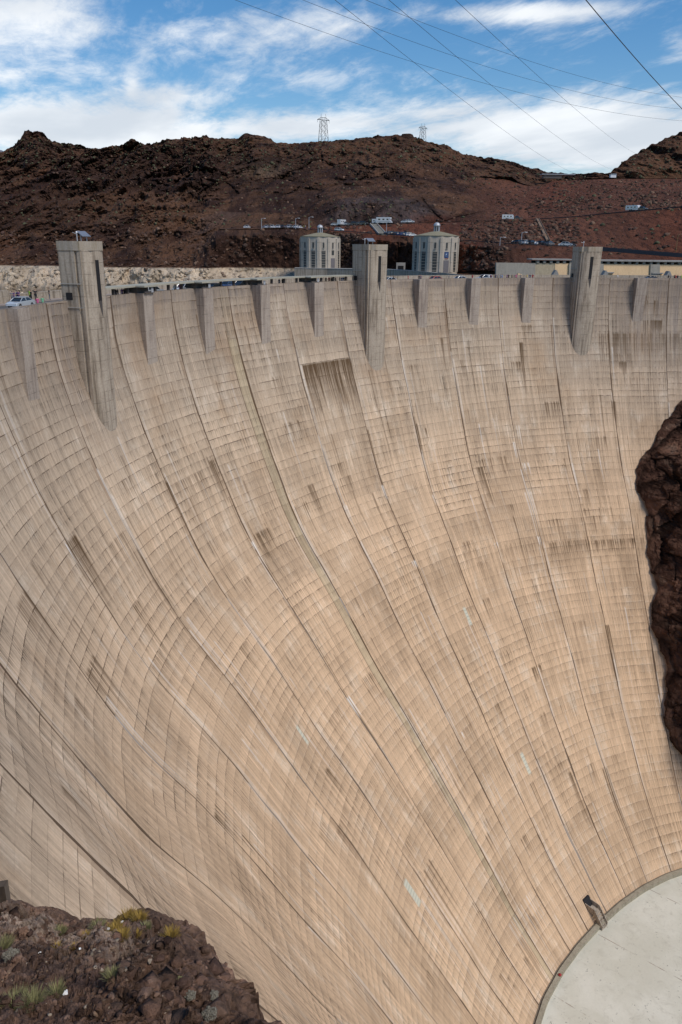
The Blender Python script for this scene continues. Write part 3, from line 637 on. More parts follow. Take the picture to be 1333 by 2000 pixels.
# stair bridge from an opening in the face down to the roof
s0_, z0_ = hit(1152, 1770); r0_ = float(rface2(s0_, z0_))
STZ = z0_
sb = empty('stair_bridge', cyl(s0_, r0_, STZ), th(s0_)+math.pi, 'concrete footbridge with steps from an opening in the dam to the pale roof', 'footbridge')
drop = STZ-ZR; run = r0_-58.0
print('bridge', s0_, z0_, r0_, drop, run)
Lw = run-2.6
p = MB(); p.box((Lw/2-.3, 0, -.15), (Lw+1.2, 1.9, .3)); p.build('deck', [M_CONC], sb)
p = MB(); ng = 6
for k in range(ng): p.box((Lw+.3+2.3*(k+.5)/ng, 0, -drop*(k+1)/ng/1.0+.15-drop/ng*0), (2.3/ng, 1.9, .3))
p.build('steps', [M_CONC], sb)
for s in (-1, 1):
    p = MB(); yy = s*1.0; p.box((Lw/2-.2, yy, .35), (Lw+.9, .14, 1.3))
    p.add([(Lw+.25, yy-.07, -.3), (Lw+2.6, yy-.07, -drop), (Lw+2.6, yy-.07, -drop+1.0), (Lw+.25, yy-.07, 1.0), (Lw+.25, yy+.07, -.3), (Lw+2.6, yy+.07, -drop), (Lw+2.6, yy+.07, -drop+1.0), (Lw+.25, yy+.07, 1.0)],
          [(0, 1, 2, 3), (7, 6, 5, 4), (0, 4, 5, 1), (3, 2, 6, 7), (1, 5, 6, 2), (0, 3, 7, 4)])
    p.build('side_wall', [M_CONC], sb)
p = MB(); V = [(x_+d_, y_, z_) for d_ in (.12, -1.2) for x_, y_, z_ in ((.25, -1.1, -.3), (.25, 1.1, -.3), (-1.15, 1.1, 1.5), (-1.15, -1.1, 1.5))]
p.add(V, [(0, 1, 2, 3), (7, 6, 5, 4), (0, 4, 5, 1), (1, 5, 6, 2), (2, 6, 7, 3), (3, 7, 4, 0)]); p.build('door_opening', [M_DARK], sb)
q = atz(1093, 1912, ZR); vp = empty('vent_pipe', tuple(q), 0, 'small dark and red stub beside the curb on the pale roof', 'vent pipe')
p = MB(); p.tube([(0, 0, 0), (0, 0, 1.0)], .22, 10); p.build('pipe', [M_TYRE], vp); p = MB(); p.lathe((0, 0, 1.0), [(.3, 0), (.34, .2), (.1, .45)], 10); p.build('cap', [M_REDC], vp)
# ------------------------------------------------------------------ rock and soil material (colour = what the ground is made of, stored per vertex)
def rock_material(name, bscale=1.0, contrast=0.5, bdist=1.0, nco=False):
    m, t, b = mat(name); tc = N(t, 'ShaderNodeTexCoord'); a = N(t, 'ShaderNodeAttribute', attribute_name='tint')
    cso = N(t, 'ShaderNodeAttribute', attribute_name='nco').outputs['Vector'] if nco else tc.outputs['Object']
    n1_ = noise(t, cso, .06*bscale, 8, .68); n2_ = noise(t, cso, .42*bscale, 6, .7)
    v = N(t, 'ShaderNodeTexVoronoi'); v.inputs['Scale'].default_value = .35*bscale; t.links.new(cso, v.inputs['Vector'])
    g = mth(t, 'ADD', 1.0, mth(t, 'MULTIPLY', mth(t, 'SUBTRACT', n1_, .5), contrast*2.4))
    g = mth(t, 'ADD', g, mth(t, 'MULTIPLY', mth(t, 'SUBTRACT', n2_, .5), contrast*2.0))
    g = mth(t, 'MAXIMUM', g, .15)
    c = mix(t, 1.0, a.outputs['Color'], comb(t, g, g, g), 'MULTIPLY')
    c = mix(t, mth(t, 'MULTIPLY', ramp(t, n2_, .60, .72), .35), c, mix(t, .5, a.outputs['Color'], (.26, .19, .14)))
    setp(t, b, c, .95, 0, .1)
    h = mth(t, 'ADD', mth(t, 'MULTIPLY', n2_, 1.0), mth(t, 'MULTIPLY', v.outputs['Distance'], .5))
    bump(t, b, h, .9, bdist); return m
M_ROCK = rock_material('hill_rubble', .6, .55, 3.0); M_HILL = rock_material('hill_rock', .8, .60, 3.5, True)
M_ROCKN = rock_material('near_rock', 9.0, .8, .3)
M_ROCKM = rock_material('canyon_rock', 2.2, .7, .8)

XS = np.concatenate([np.linspace(-700, -60, 60), np.linspace(-56, 1390, 560), np.linspace(1400, 2200, 60)])
def rowpts(lst):
    """lst: (x, y, D) control points -> world points at XS"""
    q = np.array(lst, float); y = np.interp(XS, q[:, 0], q[:, 1]); D = np.interp(XS, q[:, 0], q[:, 2])
    return np.array([at(a_, b_, c_) for a_, b_, c_ in zip(XS, y, D)])
def flat(P, d, dz=0.0):
    Q = P.copy(); v = P-CAM; v[:, 2] = 0; v /= np.linalg.norm(v, axis=1)[:, None]; Q += v*d; Q[:, 2] += dz; return Q
rA = rowpts([(-700, 640, 390), (400, 610, 392), (600, 580, 370), (760, 570, 345), (900, 565, 312), (1000, 560, 300), (1400, 560, 291), (2200, 700, 240)])
rA0 = rA.copy(); rA0[:, 2] = -60; rA0 = flat(rA0, -25)
rB = rowpts([(-700, 520, 425), (0, 523, 420), (300, 527, 418), (600, 529, 418), (740, 529, 400), (800, 529, 385), (900, 530, 352), (1000, 528, 320), (1100, 522, 300), (1400, 512, 292), (2200, 600, 250)])
rC = rowpts([(-700, 500, 450), (0, 503, 446), (380, 505, 444), (425, 450, 436), (560, 447.5, 432), (600, 449, 428), (660, 453, 415), (740, 459, 403), (800, 463.5, 390), (893, 470.5, 366), (1005, 478.5, 345), (1120, 484, 335), (1175, 490, 328), (1333, 503, 300), (1700, 540, 262), (2200, 560, 240)])
rD = flat(rC, 9, .1); k_ = np.interp(XS, [380, 430], [1, 0]); k_ = k_[:, None]
rDl = rowpts([(-700, 480, 470), (0, 485, 465), (400, 485, 462), (2200, 485, 462)]); rD = rD*(1-k_)+rDl*k_
rE = rowpts([(-700, 455, 500), (0, 460, 495), (400, 462, 490), (440, 446.5, 478), (560, 445, 468), (640, 443, 452), (740, 439, 440), (800, 437, 434), (900, 433.5, 430), (1035, 430, 424), (1130, 424.5, 410), (1180, 419, 400), (1333, 405.5, 366), (1700, 370, 310), (2200, 350, 290)])
rF = flat(rE, 9, .1)
rG = rowpts([(-700, 400, 580), (0, 410, 570), (300, 415, 560), (450, 415, 548), (600, 420, 500), (660, 405, 478), (720, 396, 476), (790, 402, 470), (860, 412, 468), (930, 415, 480), (1000, 395, 520), (1080, 353, 600), (1200, 349.5, 602), (1333, 349, 602), (1700, 345, 590), (2200, 330, 560)])
k3 = np.interp(XS, [560, 640], [1, 0])[:, None]; rF = rF*(1-k3)+(rE*.88+rG*.12)*k3
rH = flat(rG, 9, .1); k2 = np.interp(XS, [1000, 1075], [1, 0])[:, None]
rHl = rowpts([(-700, 350, 720), (0, 345, 700), (200, 350, 690), (450, 350, 680), (600, 350, 660), (800, 345, 650), (960, 350, 640), (1080, 352, 640), (2200, 345, 640)]); rH = rH*(1-k2)+rHl*k2
sky_line = [(-700, 345), (-300, 330), (-60, 312), (0, 308), (28, 300), (42, 280), (50, 272), (62, 269), (78, 270), (95, 280), (115, 290), (150, 291), (180, 292), (205, 293.5), (222, 292), (236, 286), (260, 285), (320, 283), (380, 281), (440, 280), (466, 278), (476, 271), (490, 268), (520, 270), (545, 279), (570, 281), (600, 279), (640, 276.5), (700, 275), (740, 271.5), (760, 270), (783, 271.5), (810, 272.5), (840, 282), (868, 287), (888, 296), (905, 306), (940, 311), (980, 317), (1010, 327), (1045, 335), (1075, 343), (1110, 345.5), (1145, 346), (1190, 345), (1205, 332), (1225, 320), (1250, 301), (1270, 292), (1290, 283), (1310, 273), (1333, 262), (1450, 215), (1700, 150), (2200, 120)]
rI = rowpts([(x, y, float(np.interp(x, [-700, 900, 1060, 1120, 1190, 1230, 1333, 2200], [880, 860, 760, 680, 650, 690, 740, 800]))) for x, y in sky_line])
rJ = flat(rI, 160, -40); rK = flat(rI, 700, -260)
segs = [(rA0, rA, 6, 0), (rA, rB, 50, 0), (rB, rC, 70, 1), (rC, rD, 6, 2), (rD, rE, 34, 3), (rE, rF, 6, 4), (rF, rG, 60, 5), (rG, rH, 44, 6), (rH, rI, 96, 7), (rI, rJ, 10, 8), (rJ, rK, 6, 9)]
PT, SEG, TT = [], [], []
for a_, b_, n_, sid in segs:
    for k in range(n_):
        t_ = k/n_; PT.append(a_*(1-t_)+b_*t_); SEG.append(np.full(len(XS), sid)); TT.append(np.full(len(XS), t_))
PT = np.array(PT); SEG = np.array(SEG); TT = np.array(TT); XX = np.broadcast_to(XS, SEG.shape)
def smooth(a_, lo, hi): q = np.clip((a_-lo)/(hi-lo), 0, 1); return q*q*(3-2*q)
left = 1-smooth(XX, 400, 450)
_r = np.array([4, 4, 10, 6, 4, 4, 5, 12, 16, 8, 12, 10.]); _l = np.array([15, 15, 15, 17, 19, 22, 23, 27, 27, 11, 14, 10.]); AMPR = _r[SEG]*(1-TT)+_r[SEG+1]*TT; AMPL = _l[SEG]*(1-TT)+_l[SEG+1]*TT
AMP = AMPL*left+AMPR*(1-left)
soil = np.clip((XX-900)/120, 0, 1)*np.where(SEG <= 6, 1, 0) + np.clip((XX-600)/40, 0, 1)*np.where((SEG == 3), 1, 0)
soil = np.clip(soil+np.clip((XX-640)/10, 0, 1)*np.clip((712-XX)/20, 0, 1)*(SEG == 1), 0, 1)
AMP = AMP*(1-.86*soil)+np.exp(-((XX-960)/60)**2)*(SEG == 1)*4
def pin(sid, x0, x1, w_=6.):        # flatten next to a road: the road fills segment sid
    global AMP
    on = smooth(XX, x0-30, x0)*(1-smooth(XX, x1, x1+30)); f = np.ones_like(AMP)
    f = np.where(SEG == sid, 0, f); f = np.where(SEG == sid-1, np.clip(w_*(1-TT), 0, 1), f); f = np.where(SEG == sid+1, np.clip(w_*TT, 0, 1), f); AMP = AMP*(1-on*(1-f))
pin(2, 430, 3000); pin(4, 640, 3000); pin(6, 1085, 3000) if False else None
on = smooth(XX, 985, 1050); AMP = AMP*(1-on*np.where(SEG == 6, smooth(-TT, -.9, 9) + np.clip(1-np.abs(0)*1, 0, 1)*0 + 1*(TT >= 0), 0))
f_ = np.where(SEG == 5, np.clip(6*(1-TT), 0, 1), np.where(SEG == 7, np.clip(6*TT, 0, 1), 1)); AMP = AMP*(1-on*(1-f_))
AMP = AMP*np.where((SEG == 0) & (XX > 600), .5, 1)
hdir = PT-CAM; hdir[..., 2] = 0; hdir /= np.linalg.norm(hdir, axis=-1)[..., None]
lat = PT@RT0; dep = PT@HF
r0 = fbm(np.stack([lat/1.0, dep*.35, PT[..., 2]*.5], -1), 120, 4, .5, True, 3.1)
NCO = np.stack([lat, dep*.36, PT[..., 2]*.75], -1)
r1 = fbm(NCO, 62, 6, .56, True); r2 = fbm(NCO, 24, 5, .60, True, 5.3); r3 = fbm(NCO, 8, 4, .62, False, 9.1)
disp = r0*.9+r1*1.0+r2*.6-.25-smooth(XX, 500, 660)*.4
w1, e1 = worley(NCO*np.array([1, 1, .7]), 26.); w2, e2 = worley(NCO*np.array([1, 1, .8]), 9., 7.)
crag = smooth(fbm(NCO, 90, 4, .6, False, 12.), -.15, .25)
disp = disp+crag*((w1-.5)*.75+(w2-.5)*.30-.35*np.clip(1-e1*7, 0, 1)-.15*np.clip(1-e2*6, 0, 1))*(1-soil)
PT2 = PT-hdir*(AMP*disp*1.25)[..., None]
PT2[..., 2] += AMP*(.10*r2+.14*r3)*np.where(SEG <= 6, .8, 1)
PT2 -= hdir*(np.minimum(1, AMP)*(.7+AMP*.11)*r3*np.where(soil > .5, .6, 1.6))[..., None]
_n = np.cross(np.gradient(PT2, axis=1), np.gradient(PT2, axis=0)); _n /= np.linalg.norm(_n, axis=-1)[..., None]+1e-9; NZ = np.abs(_n[..., 2])
# tint
nb = fbm(NCO, 60, 5, .6, False, 2.2); nb2 = fbm(NCO, 22, 4, .6, False, 7.7); nb3 = fbm(NCO, 5, 3, .6, False, 3.7)
C_DARK = np.array([.050, .029, .021]); C_TALUS = np.array([.118, .070, .042]); C_RED = np.array([.170, .070, .042]); C_SOIL = np.array([.150, .074, .048])
C_GREY = np.array([.105, .088, .085]); C_WHITE = np.array([.56, .45, .33]); C_PALE = np.array([.20, .150, .10]); C_ROAD = np.array([.13, .105, .085])
tint = np.ones(PT.shape)*C_DARK
def lay(c, k): 
    global tint
    k = np.clip(k, 0, 1)[..., None]; tint = tint*(1-k)+c*k
lay(C_TALUS, smooth(nb+.35*nb2, -.02, .35)*.75)
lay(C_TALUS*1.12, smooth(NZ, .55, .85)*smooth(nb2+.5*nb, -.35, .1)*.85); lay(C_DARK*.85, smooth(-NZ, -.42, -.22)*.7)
lay(np.array([.125, .062, .036]), smooth(nb2, .15, .5)*.5)
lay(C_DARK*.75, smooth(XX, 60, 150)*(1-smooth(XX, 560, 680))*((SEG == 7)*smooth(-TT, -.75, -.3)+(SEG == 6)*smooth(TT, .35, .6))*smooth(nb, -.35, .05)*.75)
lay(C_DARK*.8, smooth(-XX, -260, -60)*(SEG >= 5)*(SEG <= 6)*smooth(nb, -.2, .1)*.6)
lay(C_TALUS*1.1, smooth(XX, 230, 330)*(1-smooth(XX, 540, 600))*((SEG == 3)|(SEG == 5)|(SEG == 4))*smooth(nb2, -.5, .0)*.7)
lay(C_TALUS*1.15, (SEG == 5)*smooth(XX, 250, 330)*smooth(-XX, -620, -540)*.8)
lay(C_GREY*.8, ((SEG == 5) | (SEG == 3))*np.exp(-((XX-395+TT*-60)/30)**2)*.5)
# right-hand soil slopes
lay(C_SOIL, smooth(XX, 880, 1000)*(SEG <= 6)*(SEG >= 1)); lay(C_RED*.85, smooth(XX, 1180, 1330)*(SEG <= 3)*(SEG >= 1)*.8)
lay(C_TALUS*.95, smooth(XX, 1040, 1200)*(SEG == 6)*smooth(nb, -.2, .2)*.6); lay(C_SOIL, smooth(XX, 1060, 1090)*(SEG == 6)*.6)
lay(C_RED, smooth(XX, 590, 620)*(SEG == 3)*.9*smooth(-XX, -1000, -800)+0*XX)
lay(C_TALUS*1.25, np.exp(-((XX-680)/36)**4)*(SEG == 1)*1.); lay(C_RED, np.exp(-((XX-915)/38)**4)*(SEG == 1)*1.)
lay(C_RED*.8, np.exp(-((XX-730)/40)**4)*(SEG == 1)*smooth(TT, .6, .9)); lay(C_DARK*1.4, np.exp(-((XX-980)/40)**4)*(SEG == 1)*.8)
# purple-grey cut
lay(C_GREY, smooth(XX, 615, 660)*smooth(-XX, -900, -840)*(SEG == 5)*smooth(nb2, -.5, .0)); lay(C_RED*.6, np.exp(-((XX-850)/45)**2)*(SEG == 5)*smooth(-TT, -.8, -.3)*.9)
lay(C_GREY*.9, smooth(XX, 640, 690)*smooth(-XX, -860, -800)*(SEG == 6)*smooth(-TT, -.28, -.05)*.9)
lay(C_PALE*.8, np.exp(-((XX-520)/45)**2)*(SEG == 7)*np.exp(-((TT-.12)/.15)**2)*smooth(nb2, -.4, .1)*1.0)
lay(C_RED*.9, np.exp(-((XX-1085)/45)**2)*(SEG == 5)*smooth(TT, .1, .4)*.8)
ringk = smooth(-PT2[..., 2], 3.6, 4.4)*smooth(-XX, -640, -600)*(SEG <= 1)
cre = fbm(PT2, 7, 4, .6, True, 1.1)
lay(C_WHITE, ringk); lay(C_WHITE*.45, ringk*smooth(nb3+.4*nb2, .12, .4)*.5); lay(C_DARK*2, ringk*smooth(-cre, .05, .3)*.55); lay(C_PALE*.7, ringk*smooth(-PT2[..., 2], 10, 15)*.6)
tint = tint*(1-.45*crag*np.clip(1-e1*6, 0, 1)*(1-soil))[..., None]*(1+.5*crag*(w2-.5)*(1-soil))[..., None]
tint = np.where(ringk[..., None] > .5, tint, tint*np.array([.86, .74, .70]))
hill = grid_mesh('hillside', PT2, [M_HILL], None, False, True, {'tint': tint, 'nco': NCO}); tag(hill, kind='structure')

# distant range at the far left
dx = np.linspace(-900, 60, 120); dy = 296+8*np.array([perlin(np.array([[q/60., .3, .1]]))[0] for q in dx])+np.interp(dx, [-900, -100, 0, 60], [-30, -8, -2, 22])
dr = np.array([[at(x, 420, 2500) for x in dx], [at(x, y, 3000) for x, y in zip(dx, dy)], [at(x, 330, 3600) for x in dx]])
dr = np.concatenate([dr[:1]*(1-k)+dr[1:2]*k for k in np.linspace(0, 1, 12)]+[dr[2:3]]); dr[1:-2] += (fbm(dr[1:-2], 120, 4, .6, True)*18)[..., None]*np.array([0, 0, 1])
tag(grid_mesh('distant_mountains', dr, [simple('far_mountain', (.13, .13, .15), .95, scale=.01)], None, False, True), kind='structure')

# lake and canyon floor
p = MB(); p.box((0, 0, -46), (9000, 9000, .2)); 
wm, wt_, wb_ = mat('lake_water'); setp(wt_, wb_, (.02, .045, .05), .08, 0, .5); wtc = N(wt_, 'ShaderNodeTexCoord'); bump(wt_, wb_, noise(wt_, wtc.outputs['Object'], .4, 3, .5), .2, .3)
# the lake only upstream of the dam
lk = np.array([[[ (154+d)*math.cos(a), (154+d)*math.sin(a), -46.0] for a in np.linspace(TH0+DEL*16, TH0-DEL*6, 60)] for d in (0, 100, 400, 2500)])
tag(grid_mesh('lake', lk, [wm], None, False), kind='structure')
gd = np.array([[[x, y, -185.] for x in np.linspace(-9000, 9000, 30)] for y in np.linspace(-9000, 9000, 30)])
tag(grid_mesh('ground', gd, [M_ROCK], None, False, False, {'tint': np.ones(gd.shape)*C_SOIL}), kind='structure')

# roads on the hillside
def strip(name, P0, P1, x0, x1, m, lift=.35, inset=.06):
    k = (XS >= x0) & (XS <= x1); a_, b_ = P0[k], P1[k]; d = b_-a_
    Q = np.stack([a_+d*t_ + np.array([0, 0, lift]) for t_ in np.linspace(inset, 1-inset, 4)]); o = grid_mesh(name, Q, [m], None, False, True); return tag(o, kind='structure')
M_HROAD = simple('hill_asphalt', (.17, .155, .15), .9, scale=.3)
strip('lower_road', rC, rD, 430, 1990, M_HROAD); strip('middle_road', rE, rF, 640, 1990, M_HROAD); strip('upper_road', rG, rH, 1085, 1990, M_HROAD)
def rowat(Prow, x, t_=0.0, P2=None):
    q = np.array([np.interp(x, XS, Prow[:, i]) for i in range(3)])
    if P2 is not None: q = q*(1-t_)+np.array([np.interp(x, XS, P2[:, i]) for i in range(3)])*t_
    return q
def rail(x0, x1, row, label, h=.8, step=4.0, m=None, wall=False, back=None, t_=0.0):
    pts = [rowat(row, x, t_, back) for x in np.linspace(x0, x1, 60)]; o0 = pts[0]
    T = empty('guard_rail', tuple(o0), 0, label, 'guard rail')
    p = MB(); q = [Vector(a_-o0)+Vector((0, 0, h)) for a_ in pts]
    for a_, b_ in zip(q[:-1], q[1:]):
        p.add([a_+Vector((0, 0, -.35)), b_+Vector((0, 0, -.35)), b_, a_], [(0, 1, 2, 3)]); p.add([a_+Vector((.1, .1, 0)), b_+Vector((.1, .1, 0)), b_+Vector((.1, .1, -.35)), a_+Vector((.1, .1, -.35))], [(0, 1, 2, 3)])
    p.build('rail', [m or M_STEEL], T)
    L_ = sum((b_-a_).length for a_, b_ in zip(q[:-1], q[1:])); nP = min(100, int(L_/step))
    for k in range(nP):
        c = q[int(k*59/max(1, nP-1))]; p = MB(); p.box((c.x, c.y, c.z-h/2), (.22, .22, h)); p.build('post', [m or M_STEEL], T)
rail(602, 800, rC, 'dark guard rail along the lower hill road left of the right intake tower')
rail(895, 1110, rC, 'thin dark guard rail on the lower hill road above the red slope', .7, 6)
rail(1040, 1333, rE, 'guard rail along the middle road behind the white trailers', .6, 8)
# dark barrier wall on the right part of the lower road
def wallrun(name, x0, x1, row, z_hi, z_lo, thick, m, label, cat, n=60, parent=None):
    pts = [rowat(row, x) for x in np.linspace(x0, x1, n)]; o0 = pts[0]; T = empty(name, tuple(o0), 0, label, cat)
    Q = []
    for dz, dd in ((z_lo, 0), (z_hi, 0), (z_hi, thick), (z_lo, thick)):
        v_ = [a_+np.array([0, 0, dz])+HF*dd-o0 for a_ in pts]; Q.append(v_)
    Q.append(Q[0]); grid_mesh('wall', np.array(Q), [m], T, False, True); return T, pts, o0
T_, pts_, o0_ = wallrun('barrier_wall', 1172, 1990, rC, 1.5, -1.2, .5, simple('dark_barrier', (.075, .07, .072), .8), 'long dark roadside barrier above the spillway slope at right', 'wall')
for a_ in pts_[::1]:
    p = MB(); c = a_-o0_; p.box((c[0], c[1], c[2]-.9), (.5, .5, .8)); p.build('bracket', [simple('bracket_pink', (.30, .2, .16), .8) if 'M_BRK' not in globals() else M_BRK], T_)

# drainage chutes down the slopes
def chute(x0, row0, x1, row1, w_, label, m, m2=None):
    a_, b_ = rowat(row0, x0)+np.array([0, 0, .5]), rowat(row1, x1)+np.array([0, 0, .5]); o0 = b_
    T = empty('drainage_chute', tuple(o0), 0, label, 'drainage channel'); d = Vector(a_-b_); sd_ = d.cross(Vector((0, 0, 1))).normalized()*w_/2
    p = MB(); up = Vector((0, 0, .25)); n_ = 12
    def quad(p, s0, s1, h0, h1):
        A0, B0 = Vector((0, 0, 0)), d
        V = [A0+sd_*s0+Vector((0, 0, h0)), B0+sd_*s0+Vector((0, 0, h0)), B0+sd_*s1+Vector((0, 0, h0)), A0+sd_*s1+Vector((0, 0, h0))]; V += [v_+Vector((0, 0, h1-h0)) for v_ in V]
        p.add(V, [(0, 1, 2, 3), (7, 6, 5, 4), (0, 4, 5, 1), (1, 5, 6, 2), (2, 6, 7, 3), (3, 7, 4, 0)])
    quad(p, -1, 1, -.6, .1); p.build('channel_floor', [m], T)
    for s in (-1, 1):
        p = MB(); quad(p, s*1.0+.001*s, s*1.22, -.6, .5); p.build('channel_wall', [m2 or M_CONC_L], T)
M_PALECH = simple('pale_channel', (.20, .14, .095), .9)
M_CH = simple('chute_floor', (.17, .16, .13), .9)
chute(730, rE, 748, rC if False else rD, 3.4, 'grey concrete drainage channel between the two hill roads, below the white motorhome', M_CH)
chute(1050, rE, 1075, rD, 1.4, 'thin pale channel down the slope between the trailers and the parked cars', M_PALECH, M_PALECH)

# ------------------------------------------------------------------ spillway at the right
DS = 285
def spz(y, D=DS): return at(1150, y, D)[2]
sp_o = at(1150, 540, DS); SPT = empty('spillway', (float(sp_o[0]), float(sp_o[1]), -12), 0, 'tan concrete spillway walls and piers with a flat bridge deck behind the dam at right', 'spillway')
def pl(x, D, z): q = at(x, 500, D); return np.array([q[0], q[1], z])-np.array([sp_o[0], sp_o[1], -12])
def swall(x0, x1, D0, D1, z0, z1, th_, m, name, lean=0.0):
    a_, b_ = pl(x0, D0, z0), pl(x1, D1, z0); a2, b2 = pl(x0, D0, z1), pl(x1, D1, z1); bk = HF*th_; ln_ = HF*lean
    p = MB(); V = [a_, b_, b_+bk, a_+bk, a2+ln_, b2+ln_, b2+bk+ln_, a2+bk+ln_]
    p.add(V, [(3, 2, 1, 0), (4, 5, 6, 7), (0, 1, 5, 4), (1, 2, 6, 5), (2, 3, 7, 6), (3, 0, 4, 7)]); return p.build(name, [m], SPT)
zt = at(1333, 513, DS)[2]; zt0 = at(1170, 509.5, DS)[2]
M_SP2 = concrete('spillway_grey', (.33, .30, .25), (.22, .20, .17), .6, lift=5)
M_SP3 = concrete('spillway_mid', (.42, .35, .24), (.28, .22, .15), .6, lift=5)
M_YEL = M_SPILL
for (x0, x1, m_, pr) in ((975, 1053, M_SP2, 0), (1053, 1092, M_SP3, .15), (1092, 1120, M_YEL, 0), (1120, 1189, M_SP2, -.6), (1189, 1282, M_YEL, 0), (1282, 1301, M_SP2, -.6), (1301, 1420, M_YEL, 0), (1420, 1440, M_SP2, -.6), (1440, 1800, M_YEL, 0)):
    swall(x0, x1, DS+pr, DS+pr, -12, 2.25, 2.0, m_, 'spillway_wall', 4.0 if pr == 0 else 4.0)
for x0 in (1182, 1279):
    swall(x0, x0+22, DS+2.2, DS+2.2, -.9, -.5, 1.2, M_CONC_L, 'ledge')
swall(1040, 1122, DS+3.4, DS+3.4, 3.35, 3.75, 8, M_CONC_L, 'bridge_deck'); swall(1166, 1800, DS+3.2, DS+3.2, 3.15, 3.65, 8, M_CONC_L, 'bridge_deck')
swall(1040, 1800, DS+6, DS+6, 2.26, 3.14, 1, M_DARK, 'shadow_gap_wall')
for x0 in list(range(1050, 1120, 13))+list(range(1174, 1480, 14)):
    swall(x0, x0+5, DS+3.8, DS+3.8, 2.253, 3.147, 2.6, M_SP2, 'deck_pier')
# pointed piers and the curved pale lining
for x0 in (1090, 1188, 1313, 1450):
    p = MB(); c = pl(x0, DS-4, 0); V = []
    for z_, hw_ in ((-12., 1.5), (-3.2, 1.5), (-1.2, .9), (.2, .15)):
        V += [c+RT0*s_*hw_+HF*d_+np.array([0, 0, z_-0]) for s_, d_ in ((-1, 0), (1, 0), (1, 3), (-1, 3))]
    V = [np.array([v_[0], v_[1], v_[2]]) for v_ in V]; F = []
    for k in range(3): F += [(4*k+i, 4*k+(i+1) % 4, 4*k+4+(i+1) % 4, 4*k+4+i) for i in range(4)]
    F += [(3, 2, 1, 0), (12, 13, 14, 15)]; p.add(V, F); p.build('pointed_pier', [M_CONC_L], SPT)
# curved lining: quarter bowl
cu = np.array([[at(1015+8*u_*6.0+ (1-v_)*30*0, 500, DS-12+10*u_)*np.array([1, 1, 0])+np.array([0, 0, -12+11.2*(1-(1-v_)**2)*(1-.75*u_**1.6)]) - np.array([sp_o[0], sp_o[1], -12]) for u_ in np.linspace(0, 1.55, 24)] for v_ in np.linspace(0, 1, 10)])
cu2 = cu+HF*1.2; grid_mesh('curved_lining', np.concatenate([cu, cu2[::-1], cu[:1]]), [M_SPILL], SPT, True, False)

